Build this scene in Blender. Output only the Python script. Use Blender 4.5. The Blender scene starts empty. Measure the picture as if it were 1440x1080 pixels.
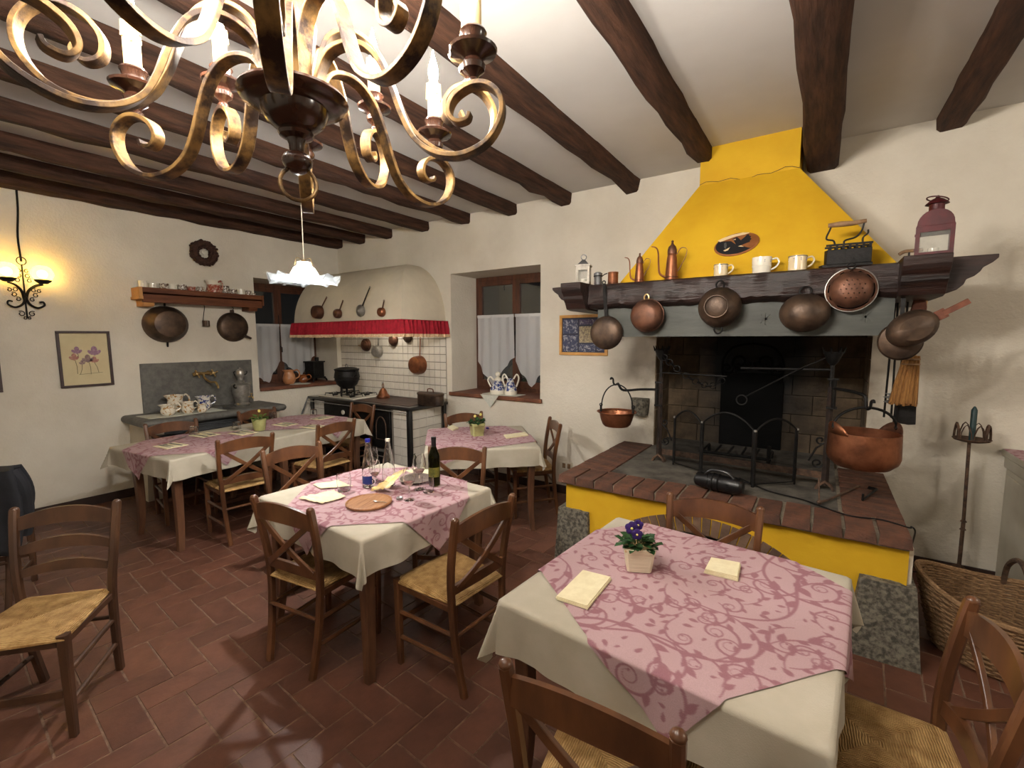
import bpy, bmesh, math, random
import numpy as np
from mathutils import Vector, Matrix
random.seed(7)
rng = np.random.default_rng(7)
scene = bpy.context.scene
COL = scene.collection
PI = math.pi

# ---------------------------------------------------------------- camera
F_PX, CAM_H = 638.63, 1.68
YAW, PITCH, ROLL = math.radians(34.19), math.radians(5.70), math.radians(.157)
_f = Vector((-math.sin(YAW)*math.cos(PITCH), math.cos(YAW)*math.cos(PITCH), -math.sin(PITCH)))
_r0 = Vector((math.cos(YAW), math.sin(YAW), 0)); _d0 = _f.cross(_r0)
_r = math.cos(ROLL)*_r0 + math.sin(ROLL)*_d0; _d = -math.sin(ROLL)*_r0 + math.cos(ROLL)*_d0
CAM = Vector((0, 0, CAM_H))
cd = bpy.data.cameras.new('camera'); cam = bpy.data.objects.new('camera', cd); COL.objects.link(cam)
cd.sensor_width = 36; cd.lens = F_PX/1440*36; cd.clip_start = .02
cam.matrix_world = Matrix(((_r.x, -_d.x, -_f.x, 0), (_r.y, -_d.y, -_f.y, 0), (_r.z, -_d.z, -_f.z, CAM_H), (0, 0, 0, 1)))
scene.camera = cam
scene.cycles.transparent_max_bounces = 24

def ray(x, y): return _r*(x-720) + _d*(y-540) + _f*F_PX
def at(x, y, ax, v):
    """photo pixel -> point on the plane axis=v"""
    d = ray(x, y); t = (v-CAM[ax])/d[ax]; return CAM + d*t
def mpp(p): return (Vector(p)-CAM).dot(_f)/F_PX          # metres per photo pixel at p

# ---------------------------------------------------------------- world, exposure, lamps out of frame
w = bpy.data.worlds.new('night'); scene.world = w; w.use_nodes = True
w.node_tree.nodes['Background'].inputs[0].default_value = (.0035, .0035, .004, 1)
w.node_tree.nodes['Background'].inputs[1].default_value = 1
vs = scene.view_settings
vs.view_transform = 'Standard'; vs.look = 'None'; vs.gamma = 1; vs.use_curve_mapping = False
vs.exposure = EXPOSURE = 1.55
BULB, PENDANT, GLOBE, SECOND = 590, 860, 50, 15     # emission strengths; watts of the lamp that throws the candle stand's shadow towards the hearth
for nm, loc, pw in (('ceiling_lamp_right_offscreen', (2.0, 1.9, 2.3), SECOND),):
    l = bpy.data.lights.new(nm, 'POINT'); l.energy = pw; l.color = (1, .92, .80); l.shadow_soft_size = .12
    o = bpy.data.objects.new(nm, l); o.location = loc; COL.objects.link(o)

# ---------------------------------------------------------------- materials
def lin(c):
    return tuple(((v/255)/12.92 if v/255 <= .04045 else ((v/255+.055)/1.055)**2.4) for v in c) + (1,)
MATS = {}
def mat(name, col, rough=.6, metal=0., col2=None, scale=8., stretch=(1, 1, 1), detail=4, bump=0., bscale=None, coat=0.,
        rnd=0., lo=.35, hi=.65, spec=.5, bstretch=None, extra=None, **kw):
    """principled material: noise mix of two colours, noise bump, optional per-object value shift"""
    if name in MATS: return MATS[name]
    m = bpy.data.materials.new(name); m.use_nodes = True; nt = m.node_tree; N = nt.nodes; L = nt.links
    b = N['Principled BSDF']; b.inputs['Roughness'].default_value = rough; b.inputs['Metallic'].default_value = metal
    b.inputs['Specular IOR Level'].default_value = spec; b.inputs['Coat Weight'].default_value = coat
    b.inputs['Coat Roughness'].default_value = .15
    for k, v in kw.items(): b.inputs[k.replace('_', ' ')].default_value = v
    tc = N.new('ShaderNodeTexCoord')
    src = None
    def noise(sc, st):
        mp = N.new('ShaderNodeMapping'); mp.inputs['Scale'].default_value = st; L.new(tc.outputs['Object'], mp.inputs[0])
        n = N.new('ShaderNodeTexNoise'); n.inputs['Scale'].default_value = sc; n.inputs['Detail'].default_value = detail
        n.inputs['Roughness'].default_value = .6; L.new(mp.outputs[0], n.inputs['Vector']); return n
    if col2 is not None:
        n = noise(scale, stretch); r = N.new('ShaderNodeMapRange'); r.inputs[1].default_value = lo; r.inputs[2].default_value = hi
        L.new(n.outputs[0], r.inputs[0]); mx = N.new('ShaderNodeMix'); mx.data_type = 'RGBA'
        mx.inputs[6].default_value = lin(col); mx.inputs[7].default_value = lin(col2); L.new(r.outputs[0], mx.inputs[0]); src = mx.outputs[2]
    if rnd:
        oi = N.new('ShaderNodeObjectInfo'); hs = N.new('ShaderNodeHueSaturation'); r = N.new('ShaderNodeMapRange')
        r.inputs[3].default_value = 1-rnd; r.inputs[4].default_value = 1+rnd; L.new(oi.outputs['Random'], r.inputs[0]); L.new(r.outputs[0], hs.inputs['Value'])
        if src: L.new(src, hs.inputs['Color'])
        else: hs.inputs['Color'].default_value = lin(col)
        src = hs.outputs[0]
    if src: L.new(src, b.inputs['Base Color'])
    else: b.inputs['Base Color'].default_value = lin(col)
    if bump:
        n = noise(bscale or scale, bstretch or stretch); bp = N.new('ShaderNodeBump'); bp.inputs['Strength'].default_value = min(1, bump)
        bp.inputs['Distance'].default_value = .01; L.new(n.outputs[0], bp.inputs['Height']); L.new(bp.outputs[0], b.inputs['Normal'])
    if extra: extra(m, nt, b, tc)
    MATS[name] = m; return m
def emit(name, col, strength):
    m = bpy.data.materials.new(name); m.use_nodes = True; nt = m.node_tree; nt.nodes.remove(nt.nodes['Principled BSDF'])
    e = nt.nodes.new('ShaderNodeEmission'); e.inputs[0].default_value = (*col, 1); e.inputs[1].default_value = strength
    nt.links.new(e.outputs[0], nt.nodes['Material Output'].inputs[0]); MATS[name] = m; return m

plaster = mat('plaster', (220, 213, 198), .9, col2=(208, 200, 184), scale=1.6, bump=.55, bscale=38, detail=6, spec=.2)
plaster_smooth = mat('ceiling_plaster', (198, 195, 190), .9, col2=(188, 185, 180), scale=1.2, bump=.12, bscale=12, spec=.2)
hood_white = mat('hood_plaster', (218, 208, 186), .9, col2=(206, 196, 175), scale=3, bump=.25, bscale=14, spec=.2)
yellow = mat('yellow_plaster', (212, 170, 34), .75, col2=(202, 157, 28), scale=2.5, bump=.2, bscale=20, spec=.3)
beam_wood = mat('old_beam_wood', (76, 50, 36), .85, col2=(42, 27, 20), scale=3.5, stretch=(9, 1, 9), bump=.9, bscale=7, bstretch=(9, 1.2, 9), detail=8, rnd=.12, spec=.25)
mantel_wood = mat('mantel_wood', (48, 28, 22), .42, col2=(23, 15, 13), scale=4, stretch=(1, 7, 7), bump=.9, bscale=6, bstretch=(1, 8, 8), detail=8, spec=.5)
shelf_wood = mat('shelf_wood', (112, 66, 38), .6, col2=(84, 46, 27), scale=4, stretch=(9, 1, 9), bump=.2, spec=.3)
shelf_end = mat('shelf_end_grain', (196, 146, 88), .7, col2=(172, 122, 68), scale=14)
chair_wood = mat('walnut_chair_wood', (108, 69, 42), .32, col2=(72, 44, 27), scale=9, stretch=(1, 1, .35), detail=6, coat=.35, spec=.5)
dark_chair = mat('dark_chair_wood', (84, 56, 37), .42, col2=(58, 37, 24), scale=9, stretch=(1, 1, .35), detail=6, coat=.15)
table_wood = mat('table_wood', (104, 70, 48), .45, col2=(76, 48, 33), scale=8, stretch=(3, 3, .5), coat=.15)
window_wood = mat('window_wood', (92, 54, 34), .5, col2=(64, 36, 22), scale=6, stretch=(4, 4, .6), bump=.15)
sill_wood = mat('sill_wood', (122, 76, 52), .6, col2=(88, 50, 34), scale=6, bump=.3, bscale=14)
stone_grey = mat('grey_stone', (104, 102, 96), .55, col2=(84, 82, 78), scale=18, bump=.2, bscale=60)
granite = mat('granite', (118, 112, 98), .85, col2=(66, 62, 54), scale=42, detail=8, bump=1., bscale=22, lo=.4, hi=.6)
iron = mat('black_iron', (34, 32, 31), .55, .6, col2=(22, 21, 20), scale=20, bump=.3, bscale=40)
enamel = mat('black_enamel', (20, 20, 22), .28, 0, col2=(30, 29, 29), scale=9, coat=.3)
rust = mat('rusty_iron', (104, 78, 60), .75, .2, col2=(60, 46, 37), scale=26, bump=.35, bscale=50)
copper = mat('copper', (172, 112, 80), .4, .85, col2=(120, 76, 54), scale=9, detail=6, bump=.12, bscale=30)
copper_dark = mat('aged_copper', (122, 82, 62), .5, .6, col2=(72, 50, 40), scale=8, detail=6, bump=.15, bscale=24)
copper_brown = mat('browned_copper', (96, 76, 60), .48, .55, col2=(50, 40, 34), scale=7, detail=6, bump=.2, bscale=18)
steel = mat('pewter', (172, 169, 162), .36, .7, col2=(136, 133, 128), scale=14)
brass = mat('brass', (192, 164, 112), .34, .75, col2=(146, 118, 74), scale=16)
gold = mat('antique_gold', (132, 101, 56), .5, .4, col2=(46, 30, 20), scale=22, detail=8, lo=.40, hi=.60, bump=.2, bscale=60)
chand_wood = mat('chandelier_wood', (70, 40, 26), .22, col2=(34, 20, 15), scale=7, stretch=(1, 1, .4), coat=.5)
chand_red = mat('chandelier_column_wood', (150, 82, 48), .4, col2=(112, 56, 32), scale=16, stretch=(6, 6, 1), bump=.3)
candle_cream = mat('candle_sleeve', (222, 196, 140), .6)
porcelain = mat('porcelain', (226, 220, 204), .2, coat=.4)
porcelain_blue = mat('blue_glaze', (48, 62, 120), .25, col2=(214, 212, 204), scale=34, lo=.45, hi=.55)
floral = mat('painted_flowers', (222, 214, 196), .22, col2=(176, 130, 66), scale=46, lo=.54, hi=.59, coat=.3)
floral_blue = mat('painted_flowers_blue', (216, 212, 204), .22, col2=(44, 56, 120), scale=40, lo=.5, hi=.56, coat=.3)
floral_dark = mat('painted_flowers_dark', (206, 198, 182), .25, col2=(84, 52, 40), scale=60, lo=.47, hi=.55)
rose_china = mat('red_painted_china', (150, 66, 46), .3, col2=(196, 170, 150), scale=50, lo=.5, hi=.58)
terracotta_jug = mat('terracotta_glaze', (194, 138, 94), .35, col2=(172, 112, 72), scale=14, coat=.3)
amber_jug = mat('amber_glaze', (140, 78, 36), .25, col2=(104, 54, 26), scale=14, coat=.3)
napkin_paper = mat('napkin_paper', (232, 222, 186), .9, col2=(222, 210, 172), scale=30, bump=.15, bscale=90)
bread_paper = mat('bread_paper', (226, 196, 128), .85, col2=(236, 218, 170), scale=14, bump=.3, bscale=26)
cloth_white = mat('white_cloth', (186, 178, 161), .92, col2=(175, 167, 149), scale=5, bump=.12, bscale=260, spec=.15)
doily = mat('doily_cloth', (206, 204, 192), .9, col2=(188, 192, 180), scale=40)
board_wood = mat('board_wood', (168, 120, 78), .5, col2=(138, 94, 58), scale=9, stretch=(8, 1, 1))
lantern_white = mat('whitewashed_wood', (196, 190, 178), .7, col2=(164, 156, 144), scale=30)
lantern_red = mat('red_lantern_metal', (84, 17, 23), .5, .1, col2=(64, 13, 18), scale=18)
zinc = mat('zinc', (122, 122, 122), .45, .7, col2=(92, 92, 92), scale=18)
wax_green = mat('green_candle_wax', (24, 52, 54), .5)
wicker = mat('wicker', (164, 130, 92), .8, col2=(108, 80, 54), scale=60, stretch=(1, 1, 5), bump=.5, bscale=90)
straw = mat('broom_straw', (164, 116, 58), .8, col2=(116, 76, 36), scale=40, stretch=(8, 8, .5), bump=.6, bscale=80, bstretch=(9, 9, .5))
black_cloth = mat('black_jacket_cloth', (16, 17, 22), .9, col2=(26, 27, 33), scale=9, bump=.3, bscale=26)
black_plastic = mat('black_plastic', (18, 18, 19), .35)
red_cloth = mat('red_cotton', (168, 18, 40), .85, col2=(144, 12, 32), scale=26, bump=.2, bscale=120)
fringe_mat = mat('cream_fringe', (222, 198, 160), .9, col2=(196, 160, 120), scale=60)
leaf_mat = mat('pansy_leaf', (44, 82, 36), .5, col2=(24, 56, 26), scale=40, rnd=.2)
leaf_light = mat('primrose_leaf', (96, 128, 52), .55, col2=(66, 98, 40), scale=40, rnd=.2)
petal_violet = mat('violet_petal', (58, 26, 112), .6, col2=(34, 14, 74), scale=60)
petal_yellow = mat('yellow_petal', (226, 214, 120), .6)
soil = mat('soil', (46, 34, 26), .95, col2=(28, 20, 15), scale=60, bump=.6)
pot_cream = mat('cream_pot', (222, 210, 184), .6, bump=.5, bscale=1, bstretch=(1, 1, 90))
pot_green = mat('celadon_pot', (176, 176, 120), .5, col2=(160, 160, 104), scale=20)
frame_dark = mat('dark_frame_wood', (58, 30, 24), .45, col2=(42, 20, 16), scale=20)
frame_pine = mat('pine_frame_wood', (206, 156, 84), .55, col2=(188, 134, 66), scale=12)
print_paper = mat('print_paper', (214, 200, 160), .8, col2=(206, 190, 150), scale=6)
lintel_paint = mat('grey_painted_wood', (76, 78, 72), .6, col2=(64, 66, 61), scale=5, stretch=(1, 5, 5), bump=.15)
carve = mat('carved_groove', (50, 52, 48), .8)
cabinet_paint = mat('cabinet_paint', (186, 180, 164), .6, col2=(172, 166, 150), scale=4)
grout = mat('floor_grout', (126, 98, 78), .95, col2=(92, 70, 56), scale=20, bump=.3, bscale=60)
terracotta = mat('terracotta_tile', (104, 66, 50), .5, col2=(84, 52, 40), scale=6, detail=6, bump=.2, bscale=30, rnd=.16, spec=.45)
hearth_brick = mat('hearth_brick', (104, 66, 48), .8, col2=(78, 52, 40), scale=14, bump=.5, bscale=40, rnd=.2)
arch_brick = mat('arch_brick', (118, 92, 72), .85, col2=(92, 70, 56), scale=14, bump=.5, bscale=40, rnd=.2)
mortar = mat('mortar', (140, 130, 112), .95, col2=(112, 102, 88), scale=20, bump=.4, bscale=50)
ash_slab = mat('ash_slab', (104, 98, 88), .95, col2=(62, 58, 52), scale=6, detail=8, bump=.4, bscale=30)
white_tile = mat('white_tile', (214, 208, 196), .2, col2=(204, 197, 184), scale=5, coat=.3, rnd=.03)
tile_grout = mat('tile_grout', (118, 110, 100), .9)
wreath_mat = mat('dried_wreath', (74, 46, 34), .9, col2=(44, 26, 20), scale=40, bump=.8, bscale=60)
bakelite = mat('bulb_socket', (60, 50, 42), .5)
stove_top = mat('stove_iron_plate', (84, 60, 50), .5, .3, col2=(54, 40, 36), scale=8, bump=.15)
wood_handle = mat('turned_handle', (150, 118, 84), .6, col2=(112, 84, 58), scale=20)
spatula_wood = mat('reddish_wood', (126, 74, 52), .6, col2=(98, 54, 38), scale=18)
baseboard_mat = mat('dark_baseboard', (58, 38, 30), .6, col2=(44, 28, 22), scale=10)
eagle_black = mat('eagle_black_paint', (22, 22, 28), .5)
eagle_field = mat('ochre_paint', (150, 94, 44), .6, col2=(132, 78, 36), scale=14)
ribbon_paint = mat('ribbon_paint', (214, 190, 150), .6)
blue_print = mat('blue_print', (52, 56, 84), .6, col2=(150, 150, 156), scale=46, lo=.5, hi=.62)
label_blue = mat('blue_label', (26, 44, 110), .4)
cap_blue = mat('blue_cap', (34, 40, 150), .35)

def glass_mat(name, col=(1, 1, 1), rough=0., ior=1.45):
    m = bpy.data.materials.new(name); m.use_nodes = True; b = m.node_tree.nodes['Principled BSDF']
    b.inputs['Base Color'].default_value = (*col, 1); b.inputs['Roughness'].default_value = rough
    b.inputs['IOR'].default_value = ior; b.inputs['Transmission Weight'].default_value = 1; MATS[name] = m; return m
def sheer_mat(name, col, alpha, transl=.5, rough=.9):
    """thin woven or frosted sheet: part open, part diffusing and letting light through"""
    m = bpy.data.materials.new(name); m.use_nodes = True; nt = m.node_tree; N = nt.nodes; L = nt.links
    N.remove(N['Principled BSDF']); d = N.new('ShaderNodeBsdfDiffuse'); t = N.new('ShaderNodeBsdfTranslucent'); tr = N.new('ShaderNodeBsdfTransparent')
    d.inputs[0].default_value = lin(col); t.inputs[0].default_value = lin(col)
    a = N.new('ShaderNodeMixShader'); a.inputs[0].default_value = transl; L.new(d.outputs[0], a.inputs[1]); L.new(t.outputs[0], a.inputs[2])
    c = N.new('ShaderNodeMixShader'); c.inputs[0].default_value = alpha; L.new(tr.outputs[0], c.inputs[1]); L.new(a.outputs[0], c.inputs[2])
    L.new(c.outputs[0], N['Material Output'].inputs[0]); MATS[name] = m; return m
def thin_glass(name, col=(1, 1, 1), gloss=.1):
    """blown glass wall: mostly see-through with a clear reflection at grazing angles"""
    m = bpy.data.materials.new(name); m.use_nodes = True; nt = m.node_tree; N = nt.nodes; L = nt.links
    N.remove(N['Principled BSDF']); g = N.new('ShaderNodeBsdfGlossy'); g.inputs['Roughness'].default_value = .02
    tr = N.new('ShaderNodeBsdfTransparent'); tr.inputs[0].default_value = (*col, 1)
    fr = N.new('ShaderNodeLayerWeight'); fr.inputs[0].default_value = .5
    pw = N.new('ShaderNodeMath'); pw.operation = 'POWER'; pw.inputs[1].default_value = 4; L.new(fr.outputs['Facing'], pw.inputs[0])
    ad = N.new('ShaderNodeMath'); ad.operation = 'MULTIPLY_ADD'; ad.inputs[1].default_value = .5; ad.inputs[2].default_value = gloss*.4; L.new(pw.outputs[0], ad.inputs[0]); ad.use_clamp = True
    c = N.new('ShaderNodeMixShader'); L.new(ad.outputs[0], c.inputs[0]); L.new(tr.outputs[0], c.inputs[1]); L.new(g.outputs[0], c.inputs[2])
    L.new(c.outputs[0], N['Material Output'].inputs[0]); MATS[name] = m; return m
pane_glass = thin_glass('window_glass', (.75, .78, .76), .35)
clear_glass = glass_mat('clear_glass', (.98, .99, .99), 0, 1.45)
bottle_green = glass_mat('green_bottle_glass', (.10, .13, .02), .02, 1.3)
shade_glass = sheer_mat('ruffled_shade_glass', (232, 240, 244), .5, .6)
curtain_mat = sheer_mat('sheer_curtain', (250, 250, 250), .55, .2)
screen_mesh = sheer_mat('fire_screen_mesh', (20, 20, 20), .38, 0)
lantern_pane = sheer_mat('lantern_pane', (214, 214, 206), .16, .3)
bulb_mat = emit('bulb_glow', (1, .93, .84), BULB)
pendant_glow = emit('pendant_bulb_glow', (1, .97, .93), PENDANT)
globe_mat = sheer_mat('amber_globe_glass', (250, 210, 84), .86, .7)
hood_glow = emit('hood_bulb_glow', (1, .93, .84), 90)
globe_glow = emit('sconce_bulb_glow', (1, .86, .46), GLOBE)

# ---------------------------------------------------------------- mesh helpers
class MB:
    """collects shapes; build() links them as one mesh object"""
    def __init__(s, M=None): s.v = []; s.f = []; s.M = M
    def add(s, vs, fs, M=None):
        o = len(s.v)
        for p in vs:
            p = Vector(p)
            if M is not None: p = M @ p
            if s.M is not None: p = s.M @ p
            s.v.append(tuple(p))
        s.f += [tuple(i+o for i in f) for f in fs]; return s
    def bx(s, x0, x1, y0, y1, z0, z1, M=None):
        v = [(x, y, z) for z in (z0, z1) for y in (y0, y1) for x in (x0, x1)]
        return s.add(v, [(0, 2, 3, 1), (4, 5, 7, 6), (0, 1, 5, 4), (2, 6, 7, 3), (0, 4, 6, 2), (1, 3, 7, 5)], M)
    def box(s, c, d, M=None): return s.bx(c[0]-d[0]/2, c[0]+d[0]/2, c[1]-d[1]/2, c[1]+d[1]/2, c[2]-d[2]/2, c[2]+d[2]/2, M)
    def hexa(s, a, b):
        """a, b: two quads of 4 points each (bottom, top)"""
        return s.add(list(a)+list(b), [(3, 2, 1, 0), (4, 5, 6, 7), (0, 1, 5, 4), (1, 2, 6, 5), (2, 3, 7, 6), (3, 0, 4, 7)])
    def prism(s, poly, f, h, M=None):
        """poly 2d list; f(u,v,w) -> point; extruded w=0..h"""
        n = len(poly); v = [f(u, w_, 0) for u, w_ in poly] + [f(u, w_, h) for u, w_ in poly]
        return s.add(v, [tuple(range(n-1, -1, -1)), tuple(range(n, 2*n))] + [(i, (i+1) % n, n+(i+1) % n, n+i) for i in range(n)], M)
    def lathe(s, prof, seg=20, M=None, sx=1, sy=1, mod=None):
        v = []; f = []; n = len(prof)
        for i, (r, z) in enumerate(prof):
            for k in range(seg):
                a = 2*PI*k/seg; rr, zz = (r, z) if mod is None else mod(r, z, a)
                v.append((rr*math.cos(a)*sx, rr*math.sin(a)*sy, zz))
        for i in range(n-1):
            for k in range(seg):
                k2 = (k+1) % seg; f.append((i*seg+k, i*seg+k2, (i+1)*seg+k2, (i+1)*seg+k))
        if prof[0][0] > 1e-6: f.append(tuple(range(seg-1, -1, -1)))
        if prof[-1][0] > 1e-6: f.append(tuple((n-1)*seg+k for k in range(seg)))
        return s.add(v, f, M)
    def shell(s, prof, t, seg=20, M=None, **k):
        """open vessel: outer profile and an inner one t inside it"""
        inner = [(max(r-t, 0), z + (t if i == 0 else 0)) for i, (r, z) in enumerate(prof)]
        return s.lathe(list(prof) + inner[::-1] if prof[0][0] < 1e-6 else [(0, prof[0][1])] + list(prof) + inner[::-1] + [(0, inner[0][1])], seg, M, **k)
    def ball(s, c, r, seg=12, rings=8, sc=(1, 1, 1), M=None):
        pr = [(max(1e-7, r*math.sin(PI*i/rings)), -r*math.cos(PI*i/rings)) for i in range(rings+1)]
        T = Matrix.Translation(c) @ Matrix.Diagonal((*sc, 1))
        return s.lathe(pr, seg, (M @ T) if M is not None else T)
    def sweep(s, pts, sec, up=None, closed=False, caps=True, scale=None, M=None):
        """sec: 2d section list (a along side, b along normal); up fixes the section's side axis when given"""
        pts = [Vector(p) for p in pts]; n = len(pts); m = len(sec); v = []; f = []
        prev = None
        for i, p in enumerate(pts):
            t = (pts[(i+1) % n]-pts[i-1]) if closed else (pts[min(i+1, n-1)]-pts[max(i-1, 0)])
            t.normalize()
            if up is not None: side = Vector(up) - t*Vector(up).dot(t); side.normalize()
            elif prev is None:
                side = t.orthogonal().normalized()
            else: side = (prev - t*prev.dot(t)).normalized()
            prev = side; nor = t.cross(side); k = 1 if scale is None else (scale[i] if not callable(scale) else scale(i/(n-1)))
            for a, b in sec: v.append(p + side*a*k + nor*b*k)
        for i in range(n if closed else n-1):
            j = (i+1) % n
            for k in range(m): f.append((i*m+k, i*m+(k+1) % m, j*m+(k+1) % m, j*m+k))
        if caps and not closed: f += [tuple(range(m-1, -1, -1)), tuple((n-1)*m+k for k in range(m))]
        return s.add(v, f, M)
    def tube(s, pts, r, seg=8, closed=False, M=None):
        sc = None
        if isinstance(r, (list, tuple)): sc = list(r); r = 1
        return s.sweep(pts, [(r*math.cos(2*PI*k/seg), r*math.sin(2*PI*k/seg)) for k in range(seg)], closed=closed, scale=sc, M=M)
    def bar(s, pts, w, t, up=None, scale=None, M=None, ch=.2):
        a, b = w/2, t/2; c = min(a, b)*ch
        return s.sweep(pts, [(-a, -b+c), (-a+c, -b), (a-c, -b), (a, -b+c), (a, b-c), (a-c, b), (-a+c, b), (-a, b-c)], up=up, scale=scale, M=M)
    def ring(s, c, R, r, axis=(0, 0, 1), n=20, seg=6, sx=1, M=None):
        q = Vector((0, 0, 1)).rotation_difference(Vector(axis)).to_matrix()
        return s.tube([Vector(c)+q @ Vector((R*sx*math.cos(2*PI*k/n), R*math.sin(2*PI*k/n), 0)) for k in range(n)], r, seg, True, M)
    def grid(s, P):
        """P[i][j] points"""
        n, m = len(P), len(P[0])
        return s.add([p for row in P for p in row], [(i*m+j, i*m+j+1, (i+1)*m+j+1, (i+1)*m+j) for i in range(n-1) for j in range(m-1)])
    def mesh(s, name, smooth=35):
        me = bpy.data.meshes.new(name); me.from_pydata(s.v, [], s.f)
        bm = bmesh.new(); bm.from_mesh(me); bmesh.ops.recalc_face_normals(bm, faces=bm.faces); bm.to_mesh(me); bm.free()
        if smooth:
            for p in me.polygons: p.use_smooth = True
            me.set_sharp_from_angle(angle=math.radians(smooth))
        return me
    def build(s, name, m, parent=None, smooth=35, bevel=0, loc=None, M=None):
        o = bpy.data.objects.new(name, s.mesh(name, smooth)); COL.objects.link(o); o.data.materials.append(m)
        if parent is not None: o.parent = parent
        if loc is not None: o.location = loc
        if M is not None: o.matrix_world = M
        if bevel:
            b = o.modifiers.new('bevel', 'BEVEL'); b.width = bevel; b.segments = 2; b.limit_method = 'ANGLE'
        return o

def cut(o, cutter):
    """carve cutter (an MB in o's own coordinates) out of mesh object o"""
    t = bpy.data.objects.new('cutter', cutter.mesh('cutter', 0)); COL.objects.link(t); t.parent = o.parent; t.matrix_basis = o.matrix_basis.copy()
    md = o.modifiers.new('cut', 'BOOLEAN'); md.object = t; md.solver = 'EXACT'; md.use_self = True; md.operation = 'DIFFERENCE'
    bpy.context.view_layer.update(); me = bpy.data.meshes.new_from_object(o.evaluated_get(bpy.context.evaluated_depsgraph_get()))
    o.modifiers.remove(md); o.data = me; bpy.data.objects.remove(t)
    return o
def tag(o, label, cat, group=None, kind=None):
    o['label'] = label; o['category'] = cat
    if group: o['group'] = group
    if kind: o['kind'] = kind
    return o
def thing(name, label, cat, loc=(0, 0, 0), rz=0, group=None, M=None):
    o = bpy.data.objects.new(name, None); COL.objects.link(o); o.empty_display_size = .05
    if M is not None: o.matrix_world = M
    else: o.location = loc; o.rotation_euler = (0, 0, rz)
    return tag(o, label, cat, group)
def struct(o): o['kind'] = 'structure'; return o
def inst(me, name, parent=None, M=None, m=None):
    o = bpy.data.objects.new(name, me); COL.objects.link(o)
    if m is not None and not me.materials: me.materials.append(m)
    if parent is not None: o.parent = parent
    if M is not None: o.matrix_local = M
    return o
def copy_tree(o, parent=None):
    c = o.copy(); COL.objects.link(c); c.parent = parent
    for ch in o.children: copy_tree(ch, c)
    return c
def catmull(P, n=6, closed=False):
    P = [Vector(p) for p in P]; out = []; N = len(P)
    for i in range(N if closed else N-1):
        if closed: a, b, c, d = P[i-1], P[i], P[(i+1) % N], P[(i+2) % N]
        else: a, b, c, d = P[max(i-1, 0)], P[i], P[i+1], P[min(i+2, N-1)]
        for k in range(n):
            t = k/n; out.append(.5*((2*b)+(c-a)*t+(2*a-5*b+4*c-d)*t*t+(3*b-a-3*c+d)*t**3))
    if not closed: out.append(P[-1])
    return out
def on_wall(p, normal):
    """frame at p: z away from the wall, y up"""
    z = Vector(normal).normalized(); y = Vector((0, 0, 1)); y = (y - z*y.dot(z)).normalized(); x = y.cross(z)
    return Matrix(((x.x, y.x, z.x, p[0]), (x.y, y.y, z.y, p[1]), (x.z, y.z, z.z, p[2]), (0, 0, 0, 1)))
BACK, LEFT = (0, -1, 0), (1, 0, 0)

# ================================================================ the room
XL, YB, ZC = -6.08, 4.30, 3.15
XR, YF = 3.6, -2.7
W1 = (3.045, 4.225, 1.03, 2.47)         # window in the side wall: y0 y1 z0 z1
W2 = (-3.835, -2.545, 1.00, 2.475)      # window in the back wall: x0 x1 z0 z1
FB = (-1.285, .312, .60, 1.95)          # firebox opening
def wall(name, u0, u1, z0, z1, holes, depth, f, m=plaster):
    """a thick wall: front and back faces with holes, reveals through the thickness. f(u, depth, z) -> point"""
    us = sorted({u0, u1, *[h[0] for h in holes], *[h[1] for h in holes]}); zs = sorted({z0, z1, *[h[2] for h in holes], *[h[3] for h in holes]})
    b = MB()
    for i in range(len(us)-1):
        for j in range(len(zs)-1):
            a, c, d, e = us[i], us[i+1], zs[j], zs[j+1]
            if any(h[0] <= a and c <= h[1] and h[2] <= d and e <= h[3] for h in holes): continue
            for dp in (0, depth): b.add([f(a, dp, d), f(c, dp, d), f(c, dp, e), f(a, dp, e)], [(0, 1, 2, 3)])
    for h in holes + [(u0, u1, z0, z1)]:
        q = [(h[0], h[2]), (h[1], h[2]), (h[1], h[3]), (h[0], h[3])]
        for k in range(4):
            (a, c), (d, e) = q[k], q[(k+1) % 4]; b.add([f(a, 0, c), f(d, 0, e), f(d, depth, e), f(a, depth, c)], [(0, 1, 2, 3)])
    bm = bmesh.new(); me = bpy.data.meshes.new(name); me.from_pydata(b.v, [], b.f); bm.from_mesh(me)
    bmesh.ops.remove_doubles(bm, verts=bm.verts, dist=1e-5); bmesh.ops.recalc_face_normals(bm, faces=bm.faces); bm.to_mesh(me); bm.free()
    o = bpy.data.objects.new(name, me); COL.objects.link(o); me.materials.append(m); return struct(o)
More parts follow.
